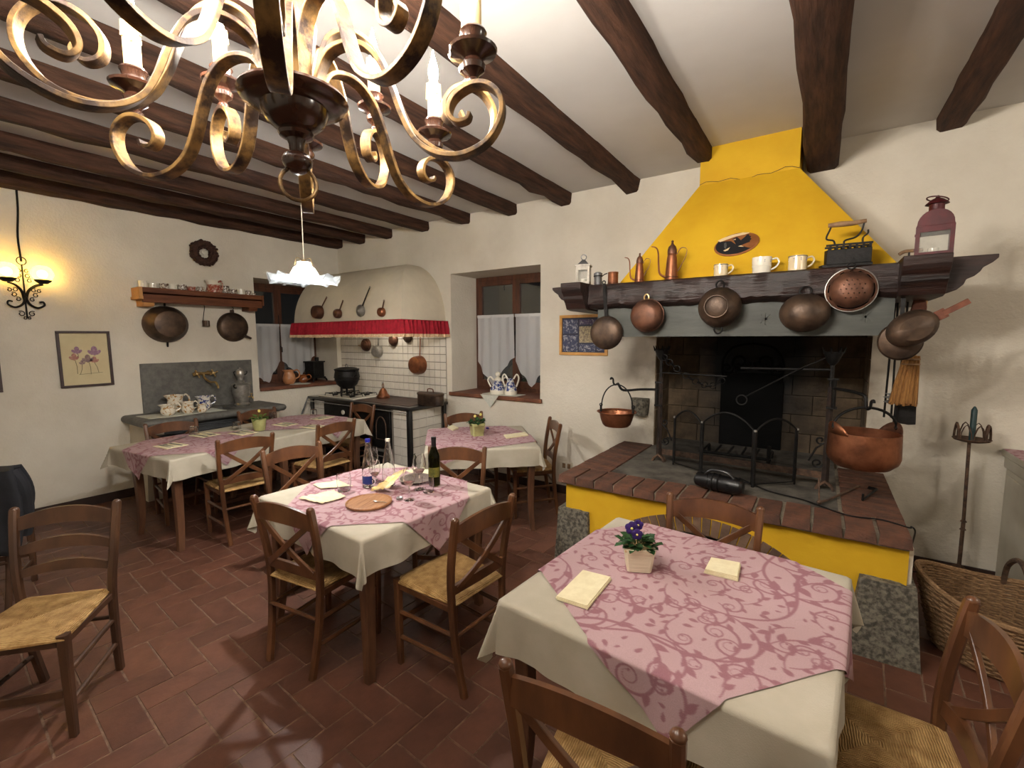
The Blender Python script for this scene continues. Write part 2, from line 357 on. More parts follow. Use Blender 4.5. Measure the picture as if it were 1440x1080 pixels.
def smoke_stain(m, nt, b, tc):
    N, L = nt.nodes, nt.links; g = N.new('ShaderNodeNewGeometry'); s = N.new('ShaderNodeSeparateXYZ'); L.new(g.outputs['Position'], s.inputs[0])
    def mth(op, a, c=None, v=None):
        n = N.new('ShaderNodeMath'); n.operation = op; L.new(a, n.inputs[0])
        if c is not None: L.new(c, n.inputs[1])
        elif v is not None: n.inputs[1].default_value = v
        return n.outputs[0]
    def rng_(a, i0, i1):
        r = N.new('ShaderNodeMapRange'); r.inputs[1].default_value = i0; r.inputs[2].default_value = i1; r.inputs[3].default_value = 1; r.inputs[4].default_value = 0; L.new(a, r.inputs[0]); return r.outputs[0]
    dx = mth('ABSOLUTE', mth('ADD', s.outputs[0], v=.487)); n = N.new('ShaderNodeTexNoise'); n.inputs['Scale'].default_value = 3.2; n.inputs['Detail'].default_value = 6; L.new(g.outputs['Position'], n.inputs['Vector'])
    k = mth('MULTIPLY', mth('MULTIPLY', rng_(dx, .80, 1.35), rng_(s.outputs[2], 1.72, 2.0)), rng_(n.outputs[0], .72, .36)); k = mth('MULTIPLY', k, v=.75)
    old = b.inputs['Base Color'].links[0].from_socket; mx = N.new('ShaderNodeMix'); mx.data_type = 'RGBA'; mx.inputs[7].default_value = lin((104, 86, 66)); L.new(k, mx.inputs[0]); L.new(old, mx.inputs[6]); L.new(mx.outputs[2], b.inputs['Base Color'])
plaster_smoked = mat('smoke_stained_plaster', (220, 213, 198), .9, col2=(208, 200, 184), scale=1.6, bump=.55, bscale=38, detail=6, spec=.2, extra=smoke_stain)
wall_back = wall('wall_back', XL-.62, XR, 0, ZC, [W2, FB], .62, lambda u, d, z: (u, YB+d, z), plaster_smoked)
wall_left = wall('wall_left', YF, YB, 0, ZC, [W1], .62, lambda u, d, z: (XL-d, u, z))
wall('wall_right', YF, YB, 0, ZC, [], .3, lambda u, d, z: (XR+d, u, z))
wall('wall_front', XL-.62, XR+.3, 0, ZC, [], .3, lambda u, d, z: (u, YF-d, z))
struct(MB().bx(XL-.62, XR+.3, YF-.3, YB+.62, ZC, ZC+.15).build('ceiling', plaster_smooth, smooth=0))
floor = struct(MB().bx(XL-.62, XR+.3, YF-.3, YB+.62, -.12, -.0025).build('floor', grout, smooth=0))

# floor: herringbone of terracotta tiles, slightly turned from the walls
TW, FA = .148, math.radians(-3.5)
tb = MB(); g = .004
tb.hexa([(g/2, g/2, -.01), (2*TW-g/2, g/2, -.01), (2*TW-g/2, TW-g/2, -.01), (g/2, TW-g/2, -.01)],
        [(g/2+.003, g/2+.003, 0), (2*TW-g/2-.003, g/2+.003, 0), (2*TW-g/2-.003, TW-g/2-.003, 0), (g/2+.003, TW-g/2-.003, 0)])
tile_me = tb.mesh('floor_tile', 0); tile_me.materials.append(terracotta)
ca, sa = math.cos(FA), math.sin(FA)
cand = []
for i in range(-70, 50):
    for j in range(-45, 60):
        # herringbone cell: unit u steps of one width; horizontal tile at (i, j) when (i-j)%4==0, upright one when (i-j)%4==3
        k = (i-j) % 4
        if k == 0: corners = (i*TW, j*TW, 0)
        elif k == 3: corners = (i*TW, j*TW, 1)
        else: continue
        u, v, rot = corners
        cu, cv = (u+TW, v+TW/2) if not rot else (u+TW/2, v+TW)
        X, Y = ca*cu-sa*cv-3.165, sa*cu+ca*cv+1.129
        if not (XL+.1 < X < XR-.1 and YF+.1 < Y < YB-.1): continue
        rel = Vector((X, Y, 0))-CAM; dz = rel.dot(_f)
        px, py = (720+F_PX*rel.dot(_r)/dz, 540+F_PX*rel.dot(_d)/dz) if dz > .1 else (-9e3, -9e3)
        cand.append((0 if (-60 < px < 1500 and 600 < py < 1150) else 1, rel.length, u, v, rot))
cand.sort()
rest = MB()
for n, (vis, dist, u, v, rot) in enumerate(cand):
    M = Matrix.Translation((-3.165, 1.129, 0)) @ Matrix.Rotation(FA, 4, 'Z') @ Matrix.Translation((u, v, random.uniform(-.0015, .0012)))
    if rot: M = M @ Matrix.Translation((TW, 0, 0)) @ Matrix.Rotation(PI/2, 4, 'Z')
    if n < 300: inst(tile_me, 'tile', floor, M)
    else: rest.add([vv.co for vv in tile_me.vertices], [tuple(p.vertices) for p in tile_me.polygons], M)
o = rest.build('tile_field', terracotta, floor, 0); o['kind'] = 'stuff'

# baseboards
struct(MB().bx(XL, XL+.015, YF, YB, 0, .09).build('baseboard_left', baseboard_mat, bevel=.003))
b = MB().bx(XL, -1.62, YB-.015, YB, 0, .09).bx(.55, XR, YB-.015, YB, 0, .09)
struct(b.build('baseboard_back', baseboard_mat, bevel=.003))

# ceiling beams
def beam(x, w, bottom, y0, y1, label):
    b = MB(); n = 34; P = []
    for i in range(n+1):
        y = y0+(y1-y0)*i/n; q = []
        for (sx, sz) in ((-.5, 0), (-.5, 1), (.5, 1), (.5, 0)):
            j = .006 if sz == 0 else .003
            q.append((x+sx*w*(1.06 if sz else 1)+random.gauss(0, j), y, (bottom+random.gauss(0, j)) if sz == 0 else ZC+.02))
        # chamfered, hewn lower arrises
        (a, bq, c, d) = q; e = .014+random.random()*.01
        P.append([a[:1]+a[1:2]+(a[2]+e,), bq, c, (d[0], d[1], d[2]+e), (d[0]-e, d[1], d[2]), (a[0]+e, a[1], a[2])])
    v = [p for r in P for p in r]; m = 6
    f = [(i*m+k, i*m+(k+1) % m, (i+1)*m+(k+1) % m, (i+1)*m+k) for i in range(n) for k in range(m)] + [tuple(range(m-1, -1, -1)), tuple(n*m+k for k in range(m))]
    return tag(b.add(v, f).build('ceiling_beam', beam_wood, smooth=50), label, 'beam', 'ceiling beams', 'structure')
BEAMS = [(-6.015, .13, 3.02, 'dark hewn ceiling beam lying along the wall with the iris print'),
 (-5.50, .13, 3.035, 'dark hewn ceiling beam next to the one along the iris print wall'), (-4.93, .13, 3.035, 'dark hewn ceiling beam meeting the wall above the copper pans on the white hood'),
 (-4.26, .13, 3.04, 'dark hewn ceiling beam meeting the wall beside the peak of the white hood'), (-3.58, .135, 3.04, 'dark hewn ceiling beam meeting the wall by the hood edge of the back window'),
 (-2.92, .13, 3.04, 'dark hewn ceiling beam meeting the wall over the back window'), (-2.25, .135, 3.04, 'dark hewn ceiling beam meeting the wall over the framed tile picture'),
 (-1.55, .145, 3.045, 'dark hewn ceiling beam between the yellow chimney and the tile picture'), (-.845, .13, 3.045, 'dark hewn ceiling beam that ends on the yellow chimney stack'),
 (-.07, .20, 2.935, 'thick deep ceiling beam running beside the yellow chimney stack'), (.64, .145, 3.06, 'dark ceiling beam with rounded hewn end above the red lantern'),
 (1.35, .14, 3.045, 'dark hewn ceiling beam above the painted cabinet'), (2.05, .14, 3.045, 'dark hewn ceiling beam past the painted cabinet')]
for x, wd, bz, lb in BEAMS:
    beam(x, wd, bz, YF, 3.915 if abs(x+.845) < .01 else YB+.02, lb)

# windows
def casement(b, y, x0, x1, z0, z1, fw=.055, t=.05):
    b.bx(x0, x0+fw, y, y+t, z0, z1).bx(x1-fw, x1, y, y+t, z0, z1).bx(x0+fw, x1-fw, y, y+t, z1-fw, z1).bx(x0+fw, x1-fw, y, y+t, z0, z0+fw*1.6)
def window(name, u0, u1, z0, z1, M):
    """local x along the wall, y into the wall, at depth 0 = room side of the frame"""
    root = thing(name, '', ''); del root['label'], root['category']; struct(root); root.matrix_world = M
    b = MB().bx(u0, u0+.05, 0, .09, z0, z1).bx(u1-.05, u1, 0, .09, z0, z1).bx(u0+.05, u1-.05, 0, .09, z1-.06, z1).bx(u0+.05, u1-.05, 0, .09, z0, z0+.05)
    b.build('window_frame', window_wood, root, bevel=.004)
    um = (u0+u1)/2
    for a, c in ((u0+.05, um), (um, u1-.05)):
        b = MB(); casement(b, -.012, a, c, z0+.05, z1-.06); s = b.build('sash', window_wood, root, bevel=.004)
        MB().bx(a+.05, c-.05, .008, .014, z0+.1, z1-.11).build('pane', pane_glass, s, 0)
        MB().bx(a+.055, c-.055, .0, .02, (z0+z1)/2-.012, (z0+z1)/2+.012).build('glazing_bar', window_wood, s, 0)
    h = MB().tube([(um-.005, -.03, z0+.50), (um-.005, -.03, z0+1.0)], .006).box((um-.005, -.022, z0+.75), (.02, .02, .05)).tube([(um-.005, -.035, z0+.55), (um+.012, -.05, z0+.53), (um+.012, -.05, z0+.46)], .007)
    h.build('window_latch', iron, root)
    return root
YW = YB+.50; XW = XL-.54
window('window_2', W2[0], W2[1], W2[2], W2[3], Matrix.Translation((0, YW, 0)))
MW1 = Matrix(((0, -1, 0, XW), (1, 0, 0, 0), (0, 0, 1, 0), (0, 0, 0, 1)))
window('window_1', W1[0], W1[1], W1[2], W1[3], MW1)
for nm, M, (u0, u1, z0), dp in (('trim_1', Matrix.Translation((0, YB, 0)), (W2[0], W2[1], W2[2]), .5), ('trim_2', Matrix(((0, -1, 0, XL), (1, 0, 0, 0), (0, 0, 1, 0), (0, 0, 0, 1))), (W1[0], W1[1], W1[2]), .54)):
    pts = [(u0-.03 if nm == 'trim_1' else u0+.002, -.035), (u1+(.03 if nm == 'trim_1' else -.002), -.035), (u1+(.03 if nm == 'trim_1' else -.002), -.002), (u1-.002, 0), (u1-.002, dp), (u0+.002, dp), (u0+.002, 0), (u0-.03 if nm == 'trim_1' else u0+.002, -.002)]
    o = MB().prism(pts, lambda u, v, w_: (u, v, z0-.03+w_), .045).build(nm, sill_wood, bevel=.006); o.matrix_world = M; struct(o)

def curtain(label, M, u0, u1, zt, ze, zl, cx, ph):
    """cafe curtain hung at y=-.03 before the sash; pointed scalloped hem"""
    n, m = 40, 26; P = []
    for i in range(n+1):
        u = i/n; x = u0+(u1-u0)*u
        if u < cx: zb = ze+(zl-ze)*(u/cx)**.8
        else: zb = zl+(ze+.06-zl)*((u-cx)/(1-cx))**.9
        zb += .018*abs(math.sin(u*9*PI/1.5)); row = []
        for j in range(m+1):
            t = j/m; z = zt+(zb-zt)*t
            row.append((x, -.045+.014*math.sin(u*26+ph)*(.4+.6*t)+.006*math.sin(u*11+3*t+ph), z))
        P.append(row)
    root = thing('cafe_curtain', label, 'curtain', M=M)
    MB().grid(P).build('sheer_panel', curtain_mat, root, 60)
    MB().bx(u0, u1, -.052, -.034, zt-.035, zt).build('curtain_heading', curtain_mat, root, 0)
    MB().tube([(u0-.01, -.043, zt-.012), (u1+.01, -.043, zt-.012)], .004).build('curtain_rod', brass, root)
M2 = Matrix.Translation((0, YW, 0)); um = (W2[0]+W2[1])/2
curtain('sheer white cafe curtain on the hood-side sash of the back window', M2, W2[0]+.06, um-.012, 1.985, 1.38, 1.05, .42, 0)
curtain('sheer white cafe curtain on the fireplace-side sash of the back window', M2, um+.012, W2[1]-.06, 1.985, 1.40, 1.06, .42, 1.3)
um = (W1[0]+W1[1])/2
curtain('sheer white cafe curtain on the shelf-side sash of the window by the sink', MW1, W1[0]+.06, um-.012, 1.90, 1.30, 1.04, .62, .5)
curtain('sheer white cafe curtain behind the jugs of the window by the sink', MW1, um+.012, W1[1]-.06, 1.90, 1.36, 1.12, .55, 2)

# ================================================================ fireplace
HZ = .665                                # hearth top
fp = thing('fireplace', 'large yellow fireplace with brick hearth, dark mantel beam and plastered hood', 'fireplace', (-.56, 3.0, 0))
T = Matrix.Translation((.56, -3.0, 0))   # world coordinates -> fireplace coordinates
# base front with an arched wood store
HX0, HX1, HY = -1.535, .43, 2.985
arc = lambda r, a0, a1, n, cx, cz: [(cx+r*math.cos(a0+(a1-a0)*i/n), cz+r*math.sin(a0+(a1-a0)*i/n)) for i in range(n+1)]
AC, AZ, AR = -.57, -.36, .80             # arch circle: centre and radius of the opening
th = math.acos(.52/AR)
half = arc(AR, PI-th, th, 16, AC, AZ)    # intrados, wall springing at the floor side
op = [(AC-.52, 0)] + [p for p in half] + [(AC+.52, 0)]
b = MB(T)
poly = [(HX0, 0)] + op + [(HX1, 0), (HX1, .612), (HX0, .612)]
# faces cut in strips so the polygon stays convex
top = .612
xs = [HX0, AC-.52] + [p[0] for p in half[1:-1]] + [AC+.52, HX1]; zs = [0, half[0][1]] + [p[1] for p in half[1:-1]] + [half[-1][1], 0]
for i in range(len(xs)-1):
    a, c = xs[i], xs[i+1]
    za, zc = (0, 0) if i in (0, len(xs)-2) else (zs[i], zs[i+1])
    b.hexa([(a, HY, za), (c, HY, zc), (c, HY+.25, zc), (a, HY+.25, za)], [(a, HY, top), (c, HY, top), (c, HY+.25, top), (a, HY+.25, top)])
b.bx(HX0, HX0+.25, HY+.25, YB, 0, top).bx(HX1-.25, HX1, HY+.25, YB, 0, top)
b.build('hearth_base', yellow, fp, 0)
MB(T).bx(HX0+.25, HX1-.25, HY+.9, HY+.92, 0, top).build('wood_store_back', ash_slab, fp, 0)
# arch bricks (soldiers, a little proud)
na = 22; dth = (PI-2*th)/na
for i in range(na):
    a0 = PI-th-i*dth-.004; a1 = PI-th-(i+1)*dth+.004
    q = [(AC+r*math.cos(a), AZ+r*math.sin(a)) for r, a in ((AR-.005, a0), (AR-.005, a1), (AR+.105, a1), (AR+.105, a0))]
    MB(T).hexa([(x, HY-.008, z) for x, z in q], [(x, HY+.1, z) for x, z in q]).build('brick', arch_brick, fp, 0)
# corner stones
def rough_block(b, x0, x1, y0, y1, z0, z1, flare=.0, j=.006, n=7):
    for (ax, s) in (('x', 0), ('x', 1), ('y', 0), ('y', 1), ('z', 1)):
        P = []
        for i in range(n+1):
            row = []
            for k in range(n+1):
                u, v = i/n, k/n; e = j if 0 < i < n and 0 < k < n else 0
                r = random.gauss(0, e) if e else 0
                if ax == 'x': p = [x1 if s else x0, y0+(y1-y0)*u, z0+(z1-z0)*v]; p[0] += r
                elif ax == 'y': p = [x0+(x1-x0)*u, y1 if s else y0, z0+(z1-z0)*v]; p[1] += r
                else: p = [x0+(x1-x0)*u, y0+(y1-y0)*v, z1]; p[2] += r
                t = 1-(p[2]-z0)/(z1-z0); p[0] += flare*t*(1 if p[0] > (x0+x1)/2 else -1)*.5; p[1] -= flare*t*.5*(p[1] < (y0+y1)/2)
                row.append(tuple(p))
            P.append(row)
        b.grid(P)
b = MB(T); rough_block(b, -1.585, -1.345, 2.955, 3.4, 0, .41, .04); b.build('granite_block', granite, fp, 60)
b = MB(T); rough_block(b, .235, .465, 2.935, 3.45, 0, .415, .07); b.build('granite_block', granite, fp, 60)
b = MB(T).bx(HX1-.01, HX1+.02, HY+.02, YB, 0, .6); b.build('side_plaster', plaster, fp, 0)
# hearth: mortar bed, ash slab, bricks laid flat round three sides
MB(T).bx(-1.56, .425, 2.955, YB, .60, .655).build('mortar_bed', mortar, fp, 0)
MB(T).bx(-1.288, .135, 3.245, YB+.46, .60, .659).build('ash_slab', ash_slab, fp, 0)
bw_, bl_, bh_ = .137, .290, .055
me_b = MB(); me_b.hexa([(0, 0, 0), (bw_, 0, 0), (bw_, bl_, 0), (0, bl_, 0)], [(.006, .006, bh_), (bw_-.006, .006, bh_), (bw_-.006, bl_-.006, bh_), (.006, bl_-.006, bh_)])
me_b = me_b.mesh('hearth_brick', 0); me_b.materials.append(hearth_brick)
for i in range(14):
    inst(me_b, 'brick', fp, T @ Matrix.Translation((-1.578+i*.1445, 2.935+random.uniform(-.006, .006), .612+random.uniform(-.002, .002))) @ Matrix.Rotation(random.gauss(0, .008), 4, 'Z'))
for sd in (0, 1):
    for i in range(8 if sd == 0 else 8):
        y = 3.236+i*.1345
        inst(me_b, 'brick', fp, T @ Matrix.Translation((-1.578+bl_ if sd == 0 else .44, y, .611+random.uniform(-.002, .002))) @ Matrix.Rotation(PI/2, 4, 'Z') @ Matrix.Diagonal((.955, 1, 1, 1)))
# firebox: block-lined recess; its sooty mask also paints in the recess's darkness
def soot_shade(m, nt, b, tc):
    N, L = nt.nodes, nt.links; g = N.new('ShaderNodeNewGeometry'); s = N.new('ShaderNodeVectorMath'); s.operation = 'SUBTRACT'; s.inputs[1].default_value = (-.50, 4.75, 1.55)
    L.new(g.outputs['Position'], s.inputs[0]); v = N.new('ShaderNodeVectorMath'); v.operation = 'MULTIPLY'; v.inputs[1].default_value = (1.45, .6, .75); L.new(s.outputs[0], v.inputs[0])
    ln = N.new('ShaderNodeVectorMath'); ln.operation = 'LENGTH'; L.new(v.outputs[0], ln.inputs[0])
    n = N.new('ShaderNodeTexNoise'); n.inputs['Scale'].default_value = 4; L.new(g.outputs['Position'], n.inputs['Vector'])
    ad = N.new('ShaderNodeMath'); ad.operation = 'MULTIPLY_ADD'; ad.inputs[1].default_value = .55; L.new(n.outputs[0], ad.inputs[0]); L.new(ln.outputs['Value'], ad.inputs[2])
    r = N.new('ShaderNodeMapRange'); r.inputs[1].default_value = .72; r.inputs[2].default_value = 1.45; L.new(ad.outputs[0], r.inputs[0])
    old = b.inputs['Base Color'].links[0].from_socket; mx = N.new('ShaderNodeMix'); mx.data_type = 'RGBA'; mx.inputs[6].default_value = (.006, .006, .006, 1)
    L.new(r.outputs[0], mx.inputs[0]); L.new(old, mx.inputs[7]); L.new(mx.outputs[2], b.inputs['Base Color'])
refr = mat('sooty_shaded_block', (116, 98, 76), .9, col2=(84, 70, 54), scale=9, detail=6, bump=.3, bscale=30, rnd=.14, extra=soot_shade)
refr_joint = mat('sooty_shaded_joint', (70, 60, 48), .95, col2=(54, 46, 38), scale=9, extra=soot_shade)
FX0, FX1, FY, FZ = FB[0], FB[1], YB+.46, 2.3
b = MB(T).bx(FX0-.06, FX1+.06, FY+.02, FY+.08, .6, FZ).bx(FX0-.045, FX0-.022, YB+.012, FY+.02, .6, FZ).bx(FX1+.022, FX1+.08, YB+.012, FY+.02, .6, FZ)
b.build('firebox_lining', refr_joint, fp, 0)
bk = MB().bx(.003, .317-.003, 0, .03, .003, .172-.003).mesh('block', 0); bk.materials.append(refr)
for r in range(8):
    off = (r % 2)*.158
    x = FX0-.02-off
    while x < FX1+.02:
        a, c = max(x, FX0-.02), min(x+.317, FX1+.02)
        if c-a > .05:
            inst(bk, 'block', fp, T @ Matrix.Translation((a, FY-.008+random.uniform(-.003, .003), .655+r*.172)) @ Matrix.Diagonal(((c-a)/.317, 1, 1, 1)))
        x += .317
    for sx, xx in ((0, FX0-.022), (1, FX1+.022-.03)):
        for k in range(2):
            inst(bk, 'block', fp, T @ Matrix.Translation((xx+(.03 if sx == 0 else 0)+(0 if sx == 0 else .03), YB+.012+k*.225, .655+r*.172)) @ Matrix.Rotation(PI/2, 4, 'Z') @ Matrix.Diagonal((.7, 1, 1, 1)))
# plaster jamb faces sit flush with the wall; lintel, side boards, mantel
LX0, LX1, LY = -1.44, .325, 3.30
lint = MB(T).bx(LX0, LX1, LY, LY+.035, 1.692, 1.93).build('lintel_board', lintel_paint, fp, 0)
for x in (-1.03, -.30, .20):
    b, gr_ = MB(T), MB(T)
    for k in range(4):                               # incised rays: cut into the board, with a bed at the bottom of the cut
        gr_.box((0, 0, 0), (.075, .012, .005), Matrix.Translation((x, LY, 1.80)) @ Matrix.Rotation(PI*k/4, 4, 'Y'))
        b.box((0, 0, 0), (.078, .003, .008), Matrix.Translation((x, LY+.0065, 1.80)) @ Matrix.Rotation(PI*k/4, 4, 'Y'))
    cut(lint, gr_); b.build('carved_star', lintel_paint, fp, 0)
side_dark = mat('shaded_smoked_wood', (52, 36, 28), .8, col2=(34, 24, 19), scale=6, stretch=(6, 1, 6))  # smoked boards, colour also darkened for the shade behind the lintel
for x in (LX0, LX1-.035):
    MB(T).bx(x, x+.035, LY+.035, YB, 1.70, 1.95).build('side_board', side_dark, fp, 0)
# mantel: front beam with carved ends, two corbel beams crossing it
MT, MBt, MY0, MY1 = 2.088, 1.905, 3.245, 3.50
ogee = [(0, 1), (1, 1), (1, .9), (.9, .78), (.74, .66), (.70, .56), (.60, .44), (.46, .36), (.42, .22), (.30, .08), (.12, 0), (0, 0)]
b = MB(T); n = 60; rows = []
for i in range(n+1):
    x = -1.62+(.50+1.62)*i/n; j = lambda s=.004: random.gauss(0, s)
    rows.append([(x, MY0+j(), MBt+.035+j()), (x, MY0+.012+j(), MT-.012+j(.002)), (x, MY0+.03, MT), (x, MY1, MT), (x, MY1, MBt), (x, MY0+.035+j(), MBt+j())])
b.add([p for r in rows for p in r], [(i*6+k, i*6+(k+1) % 6, (i+1)*6+(k+1) % 6, (i+1)*6+k) for i in range(n) for k in range(6)]+[tuple(range(6)), tuple(n*6+k for k in range(6))])
mant = b.build('mantel_beam', mantel_wood, fp, 50)
b = MB(T).prism([(-1.62-.20*u, MBt+.01+(MT-MBt-.01)*v) for u, v in ogee], lambda u, v, w_: (u, MY0+.015+w_, v), .23); b.build('carved_end', mantel_wood, mant, 30, .004)
b = MB(T).prism([(.50+.205*u, MBt+.005+(MT-MBt+.0)*v) for u, v in ogee], lambda u, v, w_: (u, MY0+.01+w_, v), .23); b.build('carved_end', mantel_wood, mant, 30, .004)
for x0, x1 in ((-1.665, -1.50), (.325, .515)):
    pr = [(YB, MT+.01), (3.11, MT+.01), (3.11, MT-.03), (3.125, MT-.06), (3.155, MT-.085), (3.16, MT-.115), (3.185, MT-.14), (3.21, MBt+.0), (3.27, MBt-.01), (YB, MBt-.01)]
    MB(T).prism(pr, lambda u, v, w_, x0=x0: (x0+w_, u, v), x1-x0).build('corbel_beam', mantel_wood, fp, 30, .004)
# hood and stack
hz0, hz1, hy0, hy1 = 2.06, 2.875, 3.46, 3.91
b = MB(T)
q0 = [(-1.375, hy0, hz0), (.375, hy0, hz0), (.375, YB, hz0), (-1.375, YB, hz0)]; q1 = [(-.862, hy1, hz1), (-.195, hy1, hz1), (-.195, YB, hz1), (-.862, YB, hz1)]
b.hexa(q0, q1); b.hexa([(x, y, hz1) for x, y, _ in q1], [(x, y, ZC) for x, y, _ in q1]); b.build('plaster_hood', yellow, fp, 0)
crack = [( -.862+.667*t, hy1-.002-.0*t, hz1+.004+.012*math.sin(9*t)+.01*math.sin(23*t)) for t in np.linspace(0, 1, 16)]
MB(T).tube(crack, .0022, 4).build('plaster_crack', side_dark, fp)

# oval plaque on the hood
sl = (hy1-hy0)/(hz1-hz0); nrm = Vector((0, -1, sl)).normalized()
zc = 2.335; pc = Vector((-.535, hy0+sl*(zc-hz0), zc)); PM = on_wall(pc+nrm*.004, nrm) @ Matrix.Rotation(math.radians(10), 4, 'Z')
pl = thing('oval_plaque', 'oval painted plaque with a black eagle on the yellow hood', 'plaque', M=PM)
MB().lathe([(0, -.004), (.142, -.004), (.145, .004), (.135, .011), (0, .011)], 36, sy=.66).build('disc', eagle_field, pl, 40)
def flat(poly, z, h, m, nm, par):
    return MB().prism(poly, lambda u, v, w_: (u, v, z+w_), h).build(nm, m, par, 0)
low = [(.133*math.cos(a), .088*math.sin(a)) for a in np.linspace(PI*.80, PI*1.72, 22)]
flat(low + [(.0, -.012), (-.03, .03)], .0112, .001, eagle_black, 'dark_field', pl)
flat([(-.115, .062), (-.08, .074), (-.02, .083), (.05, .082), (.09, .066), (.06, .06), (.0, .062), (-.06, .052), (-.1, .045)], .0112, .0016, ribbon_paint, 'ribbon', pl)
flat([(-.02, .045), (.01, .055), (.022, .035), (.03, .02), (.0, -.02), (-.01, .02)], .0116, .0016, eagle_black, 'eagle_head', pl)
flat([(.02, .015), (.035, .02), (.06, .04), (.075, .055), (.085, .052), (.086, .038), (.097, .033), (.09, .02), (.098, .008), (.088, 0), (.085, -.014), (.07, -.016), (.05, -.02), (.02, -.03), (.0, -.025)], .0116, .0016, eagle_black, 'eagle_wing', pl)
flat([(-.075, .025), (-.062, .03), (-.06, .0), (-.07, -.03), (-.078, -.01)], .0124, .001, zinc, 'sceptre', pl)
flat([(-.085, -.038), (-.06, -.03), (-.04, -.022), (-.055, -.045), (-.075, -.048)], .0124, .001, ribbon_paint, 'eagle_claw', pl)
flat([(.012, -.03), (.03, -.04), (.045, -.045), (.03, -.028)], .0124, .001, ribbon_paint, 'eagle_claw', pl)
flat([(.0, .04), (-.018, .036), (0, .03)], .0134, .001, ribbon_paint, 'beak', pl)

# ---------------------------------------------------------------- on the hearth
def scroll(cx, cz, r0, turns, sgn=1, a0=0, n=26, y=0):
    return [(cx+sgn*r0*(1-.75*t)*math.cos(a0+turns*2*PI*t), y, cz+r0*(1-.75*t)*math.sin(a0+turns*2*PI*t)) for t in np.linspace(0, 1, n)]
iron_rusty = mat('fire_stained_iron', (62, 46, 38), .75, .3, col2=(30, 26, 24), scale=22, bump=.3, bscale=40)
sooted = mat('sooted_iron', (9, 9, 9), .9, spec=.1)
def andiron(x, y, sgn, hgt, label):
    r = thing('andiron', label, 'andiron', (x, y, HZ-.006), 0, 'tall iron andirons with crane arms')
    MB().bar([(0, 0, .03), (0, 0, hgt*.75)], .034, .034, scale=lambda t: 1-.2*t).build('post', iron_rusty, r)
    MB().tube([(0, 0, hgt*.75), (0, 0, hgt-.08)], .013).build('upper_post', iron, r)
    MB().bar([(-.05, 0, 0), (-.035, 0, .03), (0, 0, .06), (.035, 0, .03), (.05, 0, 0)], .05, .016, up=(0, 1, 0)).build('foot', rust, r)
    b = MB().shell([(.012, hgt-.09), (.03, hgt-.07), (.05, hgt-.02), (.055, hgt)], .008, 14)
    for k in range(7): b.tube([(.052*math.cos(k*.9), .052*math.sin(k*.9), hgt-.01), (.066*math.cos(k*.9), .066*math.sin(k*.9), hgt+.03)], [.009, .003], 5)
    b.build('basket_cup', iron, r)
    b = MB().tube(scroll(sgn*.05, hgt*.19, .035, 1.3, sgn, PI), .006).tube([(0, 0, hgt*.36), (sgn*.06, 0, hgt*.30), (sgn*.10, 0, hgt*.2)], .006).tube(scroll(sgn*.04, hgt*.36, .03, 1.2, sgn, PI), .006)
    b.build('scroll_work', iron, r)
    return r
ax0, ax1, ay0, ay1 = -1.075, .068, 3.76, 3.655
a_l = andiron(ax0, ay0, 1, .93, 'iron andiron with crown cup holding the small copper cauldron')
a_r = andiron(ax1, ay1, -1, .93, 'iron andiron with twisted post holding the large copper cauldron')
h_l = Vector(at(868, 538, 1, 3.62)); h_r = Vector(at(1218, 571, 1, 3.42))
def crane(r, base, tip, z):
    B = Vector((0, 0, z)); tp = tip-base; mid = (B+tp)/2
    p = [B, B.lerp(Vector((tp.x, tp.y, z)), .45), Vector((tp.x*.85, tp.y*.85, z-.01)), Vector((tp.x*.97, tp.y*.97, (z+tp.z)/2+.015)), tp]
    b = MB().tube(catmull(p, 5), .010)
    d = Vector((tp.x, tp.y, 0)).normalized()
    b.tube(catmull([tp, tp+Vector((0, 0, -.012))+d*.012, tp+d*.03, tp+d*.035+Vector((0, 0, .035)), tp+d*.05+Vector((0, 0, .045)), tp+d*.055+Vector((0, 0, .03))], 4), .008)
    b.bar([(d.x*.03, d.y*.03, z+.06), (d.x*.03, d.y*.03, z-.13)], .018, .018).box((d.x*.015, d.y*.015, z-.13), (.06, .03, .014)).box((d.x*.015, d.y*.015, z+.06), (.06, .03, .014))
    b.build('crane_arm', iron, r)
bl = Vector((ax0, ay0, HZ)); br = Vector((ax1, ay1, HZ))
crane(a_l, bl, h_l, .60); crane(a_r, br, h_r, .69)
MB().tube([(0, 0, .74), (.5, -.05, .735)], .006).build('spit_bar', iron, a_l)
MB().tube([(0, 0, .81), (-.55, .06, .80)], .009).build('spit_bar', iron, a_r)
MB().tube([(.03, -.02, .88), (-.02, .0, .90), (-.2, .0, .80), (-.50, .02, .60)], .005).ring((-.53, .02, .57), .035, .005, (0, 1, 0)).build('long_rod', iron, a_r)
# low iron rail between the andirons
tag(MB().bar([(ax0-.01, ay0+.021, HZ+.075), (ax1+.01, ay1+.021, HZ+.085)], .045, .012, up=(0, 0, 1)).build('hearth_rail', rust), 'flat rusty iron rail between the two andirons', 'rail')
# chain
ch = thing('pot_chain', 'iron chain of round links draped from the crown-cup andiron', 'chain', (ax0, ay0, HZ))
cp = catmull([(.03, -.03, .86), (.10, -.03, .80), (.20, -.02, .72), (.30, .02, .66), (.38, .08, .64), (.46, .14, .70)], 3)
for i, p in enumerate(cp[:-1]):
    d = (cp[i+1]-p).normalized(); sd = d.cross(Vector((0, 1, 0))) if i % 2 else Vector((0, 1, 0)); sd = (sd-d*sd.dot(d)).normalized()
    MB().ring(p, .024, .0042, sd, 14, 5).build('link', iron, ch)
